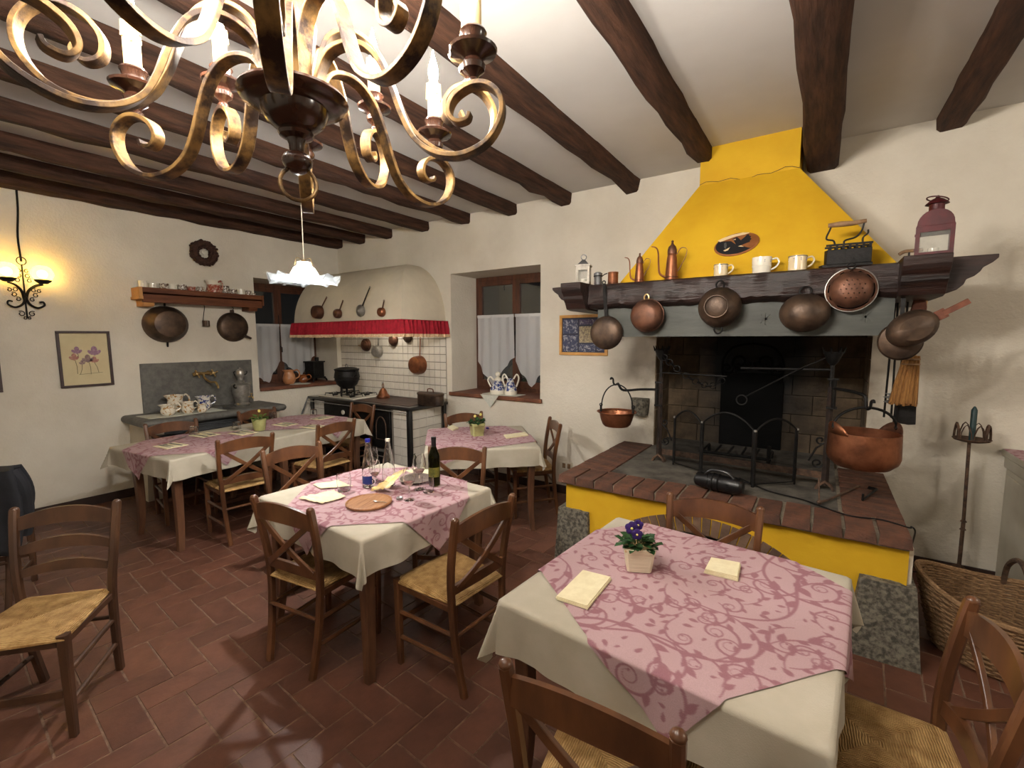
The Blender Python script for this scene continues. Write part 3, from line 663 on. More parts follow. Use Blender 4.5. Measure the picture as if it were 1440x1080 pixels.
# fireback crest and grate
fbk = thing('fireback', 'black cast-iron fireback with scrolled crest in the firebox', 'fireback', (-.52, FY-.035, HZ-.006))
b = MB().prism([(-.26, 0), (.26, 0), (.26, .62), (.2, .70), (-.2, .70), (-.26, .62)], lambda u, v, w_: (u, w_, v), .02); b.build('plate', sooted, fbk, bevel=.004)
b = MB()
for s in (-1, 1):
    b.tube([(x, -.012, z) for x, y, z in scroll(s*.10, .80, .085, 1.4, s, PI)], .012).tube([(x, -.012, z) for x, y, z in scroll(s*.21, .74, .06, 1.2, s, PI)], .010).tube(catmull([(s*.24, -.012, .62), (s*.25, -.012, .8), (s*.17, -.012, .93), (0, -.012, .97)], 5), .010)
b.build('crest', sooted, fbk)
gr = thing('fire_grate', 'low iron fire grate in front of the fireback', 'grate', (-.55, 4.22, HZ-.006))
b = MB()
for k in range(6): b.bar([(-.25+k*.1, -.16, .06), (-.25+k*.1, .16, .06)], .016, .016)
b.build('bars', iron, gr); b = MB()
for x in (-.25, .25):
    b.bar([(x, -.16, 0), (x, -.16, .17)], .022, .022).bar([(x, .16, 0), (x, .16, .06)], .02, .02)
b.bar([(-.27, -.16, .06), (.27, -.16, .06)], .02, .02); b.build('legs_frame', iron, gr)
# fire screen
fs = thing('fire_screen', 'folding black mesh fire screen with three arched panels', 'fire screen', (-.52, 3.55, HZ-.006))
SP = [Vector((-.945, 3.716, 0)), Vector((-.711, 3.591, 0)), Vector((-.340, 3.441, 0)), Vector((-.106, 3.672, 0))]
SP = [p-Vector((-.52, 3.55, 0)) for p in SP]
for k in range(3):
    a, c = SP[k], SP[k+1]; hh = (.39, .40, .40)[k]; pts = [(0, .02)]
    rise = (.09, .11, .09)[k]
    prof = [(t, hh-.02+rise*math.sin(PI*t)**.8) for t in np.linspace(0.03, .97, 17)]
    arch_p = [a.lerp(c, t)+Vector((0, 0, z)) for t, z in prof]
    pn = MB().tube([a.lerp(c, .03)+Vector((0, 0, .02))] + arch_p + [a.lerp(c, .97)+Vector((0, 0, .02))], .007, 7, True).build('panel_frame', iron, fs)
    b = MB(); P = [[a.lerp(c, t)+Vector((0, 0, .02)), a.lerp(c, t)+Vector((0, 0, z))] for t, z in prof]; b.grid(P); b.build('mesh_panel', screen_mesh, pn, 0)
for k, p in enumerate(SP):
    q = MB().tube([p, p+Vector((0, 0, .385))], .011 if k in (1, 2) else .007, 10).build('hinge_post', iron, fs)
    MB().ball(p+Vector((0, 0, .39)), .011, 10, 6).build('brass_knob', steel, q)
# blower
bp = at(1010, 692, 2, HZ); bz = math.radians(-8)
bl_ = thing('fire_blower', 'black plastic electric fire blower lying on the hearth edge', 'blower', (bp.x, bp.y, HZ+.006), bz)
RX = Matrix.Rotation(PI/2, 4, 'Y')
MB().lathe([(0, -.155), (.03, -.153), (.045, -.14), (.05, -.10), (.05, -.06), (.056, -.055), (.056, .0), (.052, .005), (.055, .05), (.056, .10), (.05, .135), (.035, .15), (0, .152)], 22, Matrix.Translation((0, 0, .058)) @ RX).build('housing', black_plastic, bl_)
MB().ring((-.03, 0, .058), .057, .005, (1, 0, 0)).ring((.005, 0, .058), .057, .004, (1, 0, 0)).build('clamp_band', iron, bl_)
MB().tube(catmull([(-.08, -.02, .105), (-.04, -.02, .14), (.05, -.02, .14), (.1, -.02, .105)], 5), .009).build('handle', black_plastic, bl_)
for k in range(4): MB().bx(.06, .075+0, -.056+.0, -.045, .03+k*.012, .036+k*.012).build('vent_slot', iron, bl_, 0)
cb = [at(1040, 672, 2, HZ+.004), at(1080, 690, 2, HZ+.004), at(1130, 703, 2, HZ+.004), at(1190, 724, 2, HZ+.004), at(1240, 731, 2, HZ+.006), at(1278, 742, 2, HZ+.004)]
e = cb[-1]; cb += [Vector((.450, e.y+.01, HZ+.008)), Vector((.468, e.y+.02, HZ-.02)), Vector((.474, e.y+.16, .50)), Vector((.478, 3.62, .2)), Vector((.60, 4.15, .02)), Vector((.7, 4.2, .006))]
tag(MB().tube(catmull(cb, 6), .0045, 6).build('power_cable', black_plastic), 'thin black cable trailing over the hearth bricks to the floor', 'cable')
# loose hearth tools
p0, p1, p2 = at(1152, 706, 2, HZ+.012), at(1165, 703, 2, HZ+.012), at(1208, 683, 2, HZ+.012)
tag(MB().tube([p0+Vector((-.0, 0, .0)), p1, p2], .007).tube([p0, p0+Vector((-.01, .05, .14))], .005).ball(p0, .014).build('fire_poker', rust), 'bent iron fire poker lying on the ash slab', 'poker')
p0, p1 = at(1213, 703, 2, HZ+.01), at(1233, 688, 2, HZ+.012)
tag(MB().tube([p0+Vector((0, 0, .04)), p0, p1], .007).bar([p1, p1+Vector((-.03, .0, .002)), p1+Vector((-.045, .01, .002))], .02, .006).build('hook_tool', iron), 'short iron hook tool lying on the hearth bricks', 'hook')
# cauldrons
def handle_arc(b, R, H, r, z0, n=18, axis='x'):
    return b.tube([(R*math.cos(a), 0, z0+H*math.sin(a)) for a in np.linspace(0, PI, n)], r, 7)
def small_cauldron():
    r = thing('hanging_cauldron', 'small flared copper cauldron with iron bail hung over the hearth corner', 'cauldron', (h_l.x, h_l.y, h_l.z-.012))
    z = -.235; k = mpp(h_l); R = 27*k
    b = MB().shell([(0, z-.12), (R*.62, z-.12), (R*.72, z-.105), (R*.82, z-.06), (R*.90, z-.01), (R*1.02, z), (R*1.02, z+.006)], .004, 26); b.build('kettle', copper, r)
    MB().tube([(R*.86*math.cos(a), .0, z+.0+(.235-.005)*math.sin(a)**.8) for a in np.linspace(.0, PI, 20)], .0055, 7).build('bail_handle', iron, r)
    for s in (-1, 1): MB().box((s*R*.88, 0, z+.02), (.012, .02, .06)).ring((s*R*.88, 0, z+.05), .012, .004, (0, 1, 0)).build('lug', iron, r)
small_cauldron()
def big_cauldron():
    k = mpp(h_r); R = 43*k
    r = thing('hanging_cauldron', 'large copper cauldron with pierced ears hung from the hearth crane', 'cauldron', (h_r.x, h_r.y, h_r.z-.012), math.radians(28))
    z = -.145; H = 48*k
    b = MB().shell([(0, z-H-.01), (R*.75, z-H-.006), (R*.95, z-H+.03), (R*1.0, z-H+.06), (R*.98, z-.03), (R*.97, z)], .004, 30)
    b.build('kettle', copper, r)
    for s in (-1, 1):
        P = [[(R*.975*math.cos(a)*s, R*.975*math.sin(a), z-.012+t*.075*math.cos((a)/.62*PI/2)**.7) for a in np.linspace(-.6, .6, 11)] for t in (0, .5, 1)]
        o = MB().grid(P).build('ear', copper_dark if s > 0 else copper, r, 60); md = o.modifiers.new('thickness', 'SOLIDIFY'); md.thickness = .004
        MB().ring((s*R*.96, 0, z+.028), .010, .0045, (1, 0, 0), 12, 6).build('ear_hole_ring', iron, r)
    MB().tube([(R*.97*math.cos(a), 0, z+.028+(.12)*math.sin(a)) for a in np.linspace(0, PI, 22)], .008, 8).build('bail_handle', iron, r)
big_cauldron()

# ================================================================ on and under the mantel
def spot(px, y=3.36): q = at(px, 395, 1, y); return Vector((q.x, y, MT))
def lantern(name, label, p, W, H, roof, m, roofm, arched, rz):
    r = thing(name, label, 'lantern', p, rz)
    MB().bx(-W*.56, W*.56, -W*.56, W*.56, 0, H*.07).build('base', m, r, bevel=.002)
    for sx in (-1, 1):
        for sy in (-1, 1): MB().bx(sx*W*.5-.009, sx*W*.5+.009, sy*W*.5-.009, sy*W*.5+.009, H*.07, H).build('post', m, r, 0)
    b = MB()
    for s in (-1, 1): b.bx(-W*.5, W*.5, s*W*.5-.006, s*W*.5+.006, H-.03, H).bx(s*W*.5-.006, s*W*.5+.006, -W*.5, W*.5, H-.03, H).bx(-W*.5, W*.5, s*W*.5-.006, s*W*.5+.006, H*.07, H*.07+.02).bx(s*W*.5-.006, s*W*.5+.006, -W*.5, W*.5, H*.07, H*.07+.02)
    b.build('rails', m, r, 0)
    for s in (-1, 1):
        MB().bx(-W*.46, W*.46, s*W*.48-.001, s*W*.48+.001, H*.12, H*.95).build('pane', lantern_pane, r, 0)
        MB().bx(s*W*.48-.001, s*W*.48+.001, -W*.46, W*.46, H*.12, H*.95).build('pane', lantern_pane, r, 0)
    if arched:
        pr = [(-W*.56, 0), (W*.56, 0)] + [(W*.54*math.cos(a), roof*.12+roof*.88*math.sin(a)) for a in np.linspace(0, PI, 14)]
        MB().prism(pr, lambda u, v, w_: (u, -W*.54+w_, H+v), W*1.08).build('roof', roofm, r, 30, .002)
        z = H+roof
        MB().lathe([(.032, z-.01), (.032, z+.035), (.03, z+.036)], 16).build('vent_collar', roofm, r)
        MB().lathe([(.05, z+.036), (.046, z+.042), (.026, z+.06), (.01, z+.068), (.006, z+.08), (0, z+.082)], 18).build('cap', roofm, r)
        MB().ring((.0, 0, z+.062), .045, .0035, (.25, .1, 1)).build('ring_handle', roofm, r)
        MB().bx(-W*.5-.012, -W*.5, -W*.5-.012, -W*.5, H*.25, H*.32).bx(-W*.5-.012, -W*.5, -W*.5-.012, -W*.5, H*.7, H*.77).build('hinge', roofm, r, 0)
    else:
        q = [(-W*.68, -W*.68, H), (W*.68, -W*.68, H), (W*.68, W*.68, H), (-W*.68, W*.68, H)]
        MB().hexa(q, [(x, y, H+.012) for x, y, z in q]).build('eave', m, r, 0)
        t = .22
        MB().hexa([(x*.75, y*.75, H+.012) for x, y, z in q], [(x*t, y*t, H+roof) for x, y, z in q]).build('roof', roofm, r, 0)
        MB().ring((0, 0, H+roof+.022), .02, .004, (0, 1, 0)).build('ring_handle', roofm, r)
    MB().lathe([(0, H*.07), (.022, H*.07), (.022, H*.35), (0, H*.36)], 14).build('candle', porcelain, r)
lantern('house_lantern', 'small whitewashed house-shaped lantern with zinc roof on the mantel', Vector((-1.592, 3.36, MT+.01)), .088, .148, .05, lantern_white, zinc, False, .3)
lantern('arched_lantern', 'tall dark red metal lantern with arched roof at the mantel end', Vector((.468, 3.33, MT+.01)), .135, .165, .085, lantern_red, lantern_red, True, -.12)
p = spot(841); r = thing('spice_mill', 'small dark metal shaker beside the white lantern', 'shaker', p)
MB().lathe([(0, 0), (.032, 0), (.033, .006), (.03, .01), (.03, .07), (.033, .075), (.033, .095), (.02, .104), (0, .106)], 20).build('body', zinc, r)
MB().lathe([(.034, .070), (.035, .074), (.034, .078)], 20).build('band', iron, r); MB().tube([(.03, 0, .07), (.055, 0, .085), (.075, 0, .09)], .004).build('lever', iron, r)
p = spot(862); r = thing('copper_cup', 'plain cylindrical copper cup on the mantel', 'cup', p)
MB().shell([(.038, 0), (.039, .004), (.0385, .09), (.0405, .094)], .003, 24).build('cup_wall', copper, r); MB().ring((0, 0, .012), .039, .0018).ring((0, 0, .085), .039, .0018).build('rim_bands', copper_dark, r)
def oil_can(px, s, label):
    p = spot(px); r = thing('oil_can', label, 'oil can', p, math.radians(8))
    MB().lathe([(0, 0), (.042*s, 0), (.044*s, .004), (.042*s, .02), (.032*s, .15*s), (.028*s, .165*s), (.03*s, .17*s), (.028*s, .175*s)], 24).build('body', copper, r)
    MB().lathe([(.030*s, .175*s), (.030*s, .20*s), (.024*s, .222*s), (.010*s, .236*s), (.006*s, .25*s), (.009*s, .258*s), (0, .266*s)], 20).build('lid', copper_dark, r)
    MB().tube(catmull([(-.036*s, 0, .025*s), (-.075*s, 0, .05*s), (-.085*s, 0, .11*s), (-.09*s, 0, .19*s), (-.105*s, 0, .225*s), (-.135*s, 0, .235*s)], 5), [(.008-.0045*i/25)*s for i in range(26)]).build('spout', copper, r)
    MB().bar(catmull([(.03*s, 0, .17*s), (.055*s, 0, .21*s), (.09*s, 0, .20*s), (.085*s, 0, .15*s), (.05*s, 0, .08*s), (.04*s, 0, .06*s)], 6), .014*s, .003*s, up=(0, 1, 0)).build('handle', copper_dark, r)
    MB().ring((0, 0, .022*s), .043*s, .0025*s).build('foot_band', copper_dark, r)
oil_can(899, .82, 'smaller copper oil can with curved spout on the mantel'); oil_can(944, 1.06, 'larger copper oil can with curved spout on the mantel')
def mug(px, R, H, m, label, waist=False, band=True):
    p = spot(px); r = thing('mug', label, 'mug', p, math.radians(12))
    pr = [(R*.9, 0), (R*.97, .004), (R, .02), (R*.98, H*.5), (R, H)] if not waist else [(R*.9, 0), (R*.95, .004), (R*.96, H*.38), (R*1.03, H*.46), (R*1.0, H*.52), (R*1.03, H)]
    MB().shell(pr, .003, 26).build('cup', m, r)
    MB().tube(catmull([(R*.96, 0, H*.85), (R*1.5, 0, H*.92), (R*1.75, 0, H*.68), (R*1.45, 0, H*.4), (R*.97, 0, H*.25)], 5), .0055).build('handle', m, r)
    if band: MB().ring((0, 0, H-.004), R*1.01, .002, n=26).build('rim_line', eagle_black, r)
    b = MB()
    for k in range(8):
        a = k*PI/4+.2
        for dz in (-.005, .005): b.ball((R*1.005*math.cos(a), R*1.005*math.sin(a), H*.74+dz), .0042, 6, 4, (.5, .5, 1))
    b.build('painted_spots', porcelain_blue, r)
cream_china = mat('cream_china', (214, 196, 160), .25, coat=.35)
mug(1013, .043, .083, cream_china, 'low cream mug with dark rim beside the copper oil can')
mug(1070, .055, .104, porcelain, 'taller white mug with waisted body and blue spots', True, False)
mug(1120, .05, .094, cream_china, 'cream mug with dark rim beside the box iron')
# box iron
p = spot(1193, 3.34); r = thing('box_iron', 'black charcoal box iron with pierced rim and wooden handle', 'iron', p, math.radians(4))
MB().prism([(-.15, 0), (-.135, -.045), (.10, -.055), (.10, .055), (-.135, .045)], lambda u, v, w_: (u, v, w_), .018).build('sole_plate', iron, r, bevel=.003)
MB().prism([(-.125, 0), (-.115, -.038), (.095, -.047), (.095, .047), (-.115, .038)], lambda u, v, w_: (u, v, .018+w_), .085).build('box_body', iron, r, bevel=.003)
b = MB()
for k in range(7):
    x = -.10+k*.031
    for s in (-1, 1): b.bx(x-.006, x+.006, s*(.042)-.004, s*(.042)+.004, .103, .125)
b.bx(-.122, .097, -.049, -.038, .122, .132).bx(-.122, .097, .038, .049, .122, .132).build('pierced_rim', iron, r, 0)
MB().tube(catmull([(-.075, 0, .13), (-.085, 0, .16), (-.12, 0, .175), (-.105, 0, .225), (-.10, 0, .245)], 5), .005).tube(catmull([(-.03, 0, .13), (-.03, 0, .155), (.02, 0, .17), (.045, 0, .2), (.055, 0, .245)], 5), .005).build('handle_irons', iron, r)
MB().tube([(-.115, 0, .25), (-.06, 0, .252), (0, 0, .25), (.065, 0, .256)], [.012, .016, .014, .011], 12).build('wooden_grip', wood_handle, r)
MB().bar(catmull([(.055, 0, .13), (.055, 0, .165), (.075, 0, .185), (.075, 0, .205)], 4), .016, .008, up=(0, 1, 0)).build('chimney_lever', iron, r)
# corkscrew-like tool behind the corbel
p = Vector((.40, 3.52, MT+.01)); p = at(1275, 352, 1, 3.56); r = thing('handled_tool', 'old T-handled iron tool standing behind the red lantern', 'tool', (p.x+.012, 3.56, MT+.01))
MB().tube(catmull([(-.045, 0, .07), (-.02, 0, .085), (.03, 0, .086), (.06, 0, .088)], 4), .010, 8).build('grip', wood_handle, r); MB().tube([(0, 0, 0), (0, 0, .085)], .005).lathe([(0, 0), (.016, 0), (.016, .006), (0, .006)], 10).build('shank', iron, r)

# pans hung along the mantel
def pan(name, label, cat, p, normal, R, D, Rb, m, bottom_out=True, sy=1., flare=0, group=None, tilt=0):
    M = on_wall(p, normal)
    if tilt: M = M @ Matrix.Rotation(tilt, 4, 'Z')
    r = thing(name, label, cat, M=M, group=group)
    pr = [(0, D), (Rb*.4, D-.0015), (Rb*.75, D-.006), (Rb*.95, D-.014), (Rb*.5+R*.5, D*.62), (R*.9+Rb*.1, D*.35), (R*.985, .02), (R, .004), (R+flare, .0)]
    b = MB().lathe(pr + [(R-.004+flare*.9, .003), (R*.94, .02), (Rb*.96, D-.016), (0, D-.006)], 32, sy=sy); b.build('bowl', m, r)
    return r
nail = MB().tube([(0, 0, -.03), (0, 0, .018)], .003).mesh('nail'); nail.materials.append(iron)
q = at(848, 468, 1, 3.20); k = mpp(q)
r = pan('hanging_skillet', 'dark frying pan with flat iron handle at the mantel end by the tile picture', 'pan', Vector((q.x, 3.27, q.z)), BACK, 24*k, .06, 19*k, copper_brown)
MB().bar([(0, 22*k, .012), (-.004, 33*k, .02), (-.006, 68*k, .05)], .026, .006, up=(1, 0, 0)).build('handle', iron, r); MB().ring((-.006, 70*k, .055), .012, .004).build('hanging_eye', iron, r)
b = MB()
for s in (-1, 1): b.ball((s*.012, 20*k, .022), .007, 8, 5)
b.build('rivets', steel, r)
q = at(911, 444, 1, 3.24); k = mpp(q)
r = pan('hanging_pan', 'small round copper pan with brass ring on the grey lintel', 'pan', Vector((q.x, 3.232, q.z)), BACK, 23*k, .085, 18*k, copper_dark)
MB().ring((-.005, 25*k, .015), .022, .005, (0, 0, 1), sx=.75).build('hanging_ring', brass, r); MB().ring((0, 0, .006), 23*k, .003, n=30).build('rim', copper_dark, r)
q = at(1011, 432, 1, 3.20); k = mpp(q)
r = pan('hanging_pot', 'large rounded copper pot with two iron loop handles on the mantel beam', 'pan', Vector((q.x, 3.235, q.z)), BACK, 28.5*k, .13, 17*k, copper_brown)
MB().ring((0, 0, .135), 15*k, .004).build('base_ridge', copper_brown, r)
for s in (-1, 1): MB().tube(catmull([(-.02, s*27*k, .02), (-.022, s*33*k, .03), (0, s*37*k, .035), (.022, s*33*k, .03), (.02, s*27*k, .02)], 5), .006).build('loop_handle', iron, r)
q = at(1131, 440, 1, 3.22); k = mpp(q)
r = pan('hanging_pan', 'dented oval copper pan with iron ring hung before the grey lintel', 'pan', Vector((q.x, 3.230, q.z)), BACK, 31*k, .10, 18*k, copper_brown, sy=.87)
MB().ring((0, 30*k, .012), .030, .005, (0, .3, 1)).build('hanging_ring', iron, r)
q = at(1197, 407, 1, 3.21); k = mpp(q)
r = pan('hanging_strainer', 'copper strainer with wide flared rim and pierced base on the mantel beam', 'strainer', Vector((q.x, 3.24, q.z)), BACK, 26*k, .075, 18*k, copper_dark, flare=4.5*k)
MB().ring((0, 0, .002), 30.5*k, .003, n=34).build('wired_rim', steel, r); MB().ring((-.005, 33*k, .01), .018, .004, (0, .3, 1)).build('hanging_ring', iron, r)
b = MB()                                             # pierced base: holes cut right through
for i in range(-2, 3):
    for j in range(-2, 3):
        if abs(i)+abs(j) < 4: b.box((i*6*k+(j % 2)*3*k, j*6*k, .06), (.006, .006, .06))
cut(r.children[0], b)

# framed tile picture beside the fireplace
a, c = at(788, 443, 1, YB), at(855, 501, 1, YB); W, H = c.x-a.x, .415
fr = thing('framed_picture', 'pine frame with small blue printed tiles beside the fireplace', 'picture', M=on_wall(Vector(((a.x+c.x)/2, YB, a.z-H/2-.005)), BACK))
def frame_parts(root, W, H, fw, t, m):
    for s in (-1, 1):
        MB().bx(-W/2, W/2, s*(H/2-fw/2)-fw/2, s*(H/2-fw/2)+fw/2, 0, t).build('frame_rail', m, root, bevel=.002)
        MB().bx(s*(W/2-fw/2)-fw/2, s*(W/2-fw/2)+fw/2, -H/2+fw, H/2-fw, 0, t).build('frame_stile', m, root, bevel=.002)
frame_parts(fr, W, H, .03, .022, frame_pine)
MB().bx(-W/2+.02, W/2-.02, -H/2+.02, H/2-.02, .001, .008).build('backing', mat('navy_print', (34, 36, 58), .5), fr, 0)
iw, ih = W-.06, H-.06
for (u0, u1, v0, v1, m) in ((.02, .37, .55, .95, blue_print), (.02, .37, .02, .5, blue_print), (.41, .78, .28, .75, mat('sepia_print', (188, 172, 132), .6, col2=(110, 96, 84), scale=60)), (.41, .78, .02, .24, blue_print), (.82, .98, .05, .45, blue_print), (.82, .98, .5, .95, blue_print), (.41, .78, .8, .95, mat('plum_print', (74, 62, 92), .6, col2=(150, 146, 150), scale=50, lo=.55, hi=.65))):
    MB().bx(-iw/2+iw*u0, -iw/2+iw*u1, -ih/2+ih*v0, -ih/2+ih*v1, .008, .011).build('tile', m, fr, 0)

# tools hung under the mantel end
hx = Vector((.47, 3.62, 0))
p = at(1282, 462, 1, 3.20); k = mpp(p)
M = on_wall(p, (.15, -1, 0)) @ Matrix.Rotation(math.radians(33), 4, 'Z')
r = thing('hanging_skillet', 'heavy dark pan hung on edge under the red lantern end of the mantel', 'pan', M=M)
MB().lathe([(0, .075), (20*k, .07), (27*k, .05), (30*k, .02), (31*k, 0), (29.5*k, .004), (26*k, .045), (0, .066)], 30, sy=.78).build('bowl', copper_brown, r)
MB().bar([(28*k, 0, .01), (36*k, .0, .02), (40*k, 0, .02)], .05, .012, up=(0, 1, 0)).build('socket', spatula_wood, r)
MB().bar([(36*k, 0, .02), (66*k, 0, .03)], .028, .014, up=(0, 1, 0)).build('wooden_handle', spatula_wood, r)
p = at(1276, 480, 1, 3.27)
r = pan('hanging_pan', 'second black pan behind the pan hung on edge under the mantel', 'pan', p+Vector((-.03, .01, .0)), (-.1, -1, 0), .10, .05, .08, copper_brown, sy=1.05)
MB().bar([(.0, .09, .01), (.0, MBt-p.z, .01)], .02, .006, up=(1, 0, 0)).build('handle', iron, r)
p = at(1287, 425, 1, 3.55); tag(MB().prism([(-.03, -.13), (.05, -.13), (.055, -.03), (.035, .09), (.01, .09), (-.01, 0)], lambda u, v, w_: (u, w_, v), .016).build('wooden_paddle', spatula_wood, loc=p, bevel=.004), 'reddish wooden paddle hung behind the pans under the mantel', 'paddle')
p0, p1 = at(1299, 415, 1, 3.60), at(1279, 505, 1, 3.60)
r = thing('hearth_broom', 'straw hearth broom hung upside up under the mantel end', 'broom', (p1.x, 3.60, p1.z))
MB().tube([(.02, 0, .0), (.055, 0, MBt-p1.z+.01)], .007).build('stick', frame_pine, r)
n = 18; b = MB()
for i in range(54):
    a = random.random()*2*PI; rr = math.sqrt(random.random()); b.tube([(.035*rr*math.cos(a)+.01, .018*rr*math.sin(a), .02), (.055*rr*math.cos(a)-.005, .026*rr*math.sin(a), -.13), (.07*rr*math.cos(a)-.015, .032*rr*math.sin(a), -.265-.02*random.random())], .0075, 5)
b.build('bristles', straw, r, 60); MB().ring((.01, 0, .0), .037, .006).ring((.008, 0, -.03), .04, .005).build('binding', wood_handle, r)
p = at(1265, 600, 1, 3.68)
r = thing('fire_shovel', 'long-handled black fire shovel hung below the broom', 'shovel', (p.x+.02, 3.68, p.z))
MB().bar([(0, 0, .24), (.02, 0, MBt-p.z)], .012, .012).build('shaft', iron, r); MB().prism([(-.05, 0), (.05, 0), (.055, -.17), (.02, -.175), (-.055, -.165)], lambda u, v, w_: (u+.0, w_, v+.24-.05), .01).build('blade', iron, r, bevel=.003)
r = thing('fire_tongs', 'long iron fire tongs hung beside the fire shovel', 'tongs', (p.x-.06, 3.70, p.z))
for s in (-1, 1): MB().bar([(s*.018, 0, .05), (s*.012, 0, .5), (s*.006, 0, MBt-p.z)], .010, .008).build('tong_leg', iron, r)
p = at(1257, 560, 1, 3.66); r = thing('iron_rake', 'small iron rake head with jagged teeth hung by the broom', 'rake', (p.x, 3.66, p.z))
MB().prism([(-.0, .03), (-.045, .028), (-.02, .015), (-.055, .005), (-.02, -.008), (-.05, -.025), (-.015, -.04), (.03, -.03), (.035, .03)], lambda u, v, w_: (u, w_, v), .012).build('head', zinc, r); MB().bar([(.02, .006, -.2), (.02, .006, -.03)], .01, .008).bar([(.02, .006, .03), (.03, .006, MBt-p.z)], .01, .008).build('shaft', iron, r)
# stone bracket in the wall behind the small cauldron
p = at(903, 568, 1, YB)
tag(MB().lathe([(0, -.09), (.072, -.09), (.08, -.05), (.085, .06), (.083, .07), (0, .07)], 22, sy=1).build('stone_bracket', granite, loc=(p.x-.005, YB-.045, p.z-.01)), 'round grey stone bracket set in the wall behind the small cauldron', 'bracket')
# wall socket
p = at(797, 655, 1, YB)
r = thing('power_socket', 'cream double wall socket low on the wall beside the hearth', 'socket', M=on_wall(p, BACK))
MB().bx(-.075, .075, -.045, .045, 0, .008).build('plate', porcelain, r, bevel=.003)
for s in (-1, 1): MB().bx(.03*s-.018, .03*s+.018, -.026, .026, .008, .011).build('outlet', wood_handle, r, 0)

# ---------------------------------------------------------------- candle stand, basket, cabinet
cs = thing('candle_stand', 'tall rusty iron candle stand with crown cup and green candle', 'candle stand', (.845, 4.10, 0))
zt = 1.01
for k in range(3):
    a = k*2*PI/3+.5; MB().bar(catmull([(0, 0, .16), (.07*math.cos(a), .07*math.sin(a), .1), (.15*math.cos(a), .15*math.sin(a), .008)], 4), .018, .010).build('foot', rust, cs)
MB().tube([(0, 0, .12), (0, 0, .46)], .011).tube([(0, 0, .46), (-.01, 0, zt)], .0095).build('pole', rust, cs)
MB().lathe([(.011, .40), (.018, .405), (.011, .415), (.011, .455), (.018, .46), (.011, .47)], 12).build('collar', rust, cs)
MB().lathe([(0, zt-.012), (.05, zt-.01), (.085, zt), (.096, zt+.012), (.092, zt+.014), (.05, zt), (0, zt-.002)], 26).build('tray', rust, cs)
for k in range(8):
    a = k*PI/4+.25; c, s = math.cos(a), math.sin(a)
    MB().bar([(x*-s*.029+c*.080, x*c*.029+s*.080, zt+.008+h) for x, h in ((-1, 0), (-.85, .045), (-.45, .085), (0, .10), (.45, .085), (.85, .045), (1, 0))], .012, .003, up=(c, s, 0)).build('crown_leaf', rust, cs)
MB().lathe([(0, zt), (.016, zt), (.016, zt+.20), (.006, zt+.222), (0, zt+.226)], 14).build('candle', wax_green, cs)

bk_ = thing('wicker_basket', 'big round empty wicker basket with hoop handle in the corner by the cabinet', 'basket', (.84, 3.28, 0))
BH, BR0, BR1 = .34, .25, .33
def bpt(a, t, off=0): R = (BR0+(BR1-BR0)*t+off); dip = .045*math.cos(2*a); return (R*math.cos(a), R*math.sin(a)*.92, .02+(BH+dip*t)*t)
ns = 36
wv = MB()
for lv in range(24):
    t = (lv+.5)/24; wv.tube([bpt(2*PI*i/(ns*2), t, .005*(1 if (i//2+lv) % 2 else -1)) for i in range(ns*2)], .0072, 5, True)
wv.build('weave', wicker, bk_, 60)['kind'] = 'stuff'
b = MB()
for i in range(ns): b.tube([bpt(2*PI*(i+.5)/ns, t) for t in (0, .5, 1)], .006, 5)
b.build('stakes', wicker, bk_, 60)
MB().tube([bpt(2*PI*i/40, 1.0) for i in range(40)], .014, 7, True).build('rim', wicker, bk_); MB().lathe([(0, .01), (BR0, .01), (BR0, .03), (0, .03)], 30, sy=.92).build('bottom', wicker, bk_)
MB().tube(catmull([(.05, -.29, .30), (.05, -.25, .42), (.06, -.08, .52), (.07, .08, .52), (.08, .25, .42), (.08, .29, .30)], 6), .013, 8).build('hoop_handle', mat('dark_willow', (92, 70, 52), .8, col2=(60, 44, 33), scale=40, bump=.3), bk_)

cb_ = thing('cabinet', 'grey painted cabinet with moulded top under a pink runner', 'cabinet', (1.52, 3.92, 0))
MB().bx(-.46, .46, -.34, .36, .06, .86).build('body', cabinet_paint, cb_, bevel=.004); MB().bx(-.44, .44, -.32, .34, 0, .06).build('plinth', cabinet_paint, cb_, bevel=.003)
MB().bx(-.49, .49, -.37, .37, .90, .945).build('top', cabinet_paint, cb_, bevel=.01); MB().bx(-.475, .475, -.355, .365, .82, .90).build('cornice', cabinet_paint, cb_, bevel=.012)
for y0, y1 in ((-.30, .32),): MB().bx(-.468, -.458, y0, y1, .14, .78).build('side_panel', cabinet_paint, cb_, bevel=.006)
for s in (-1, 1):
    d = MB().bx(s*.225-.205, s*.225+.205, -.358, -.338, .12, .80).build('door', cabinet_paint, cb_, bevel=.004); MB().ball((s*.05, -.372, .46), .014).build('knob', brass, d)

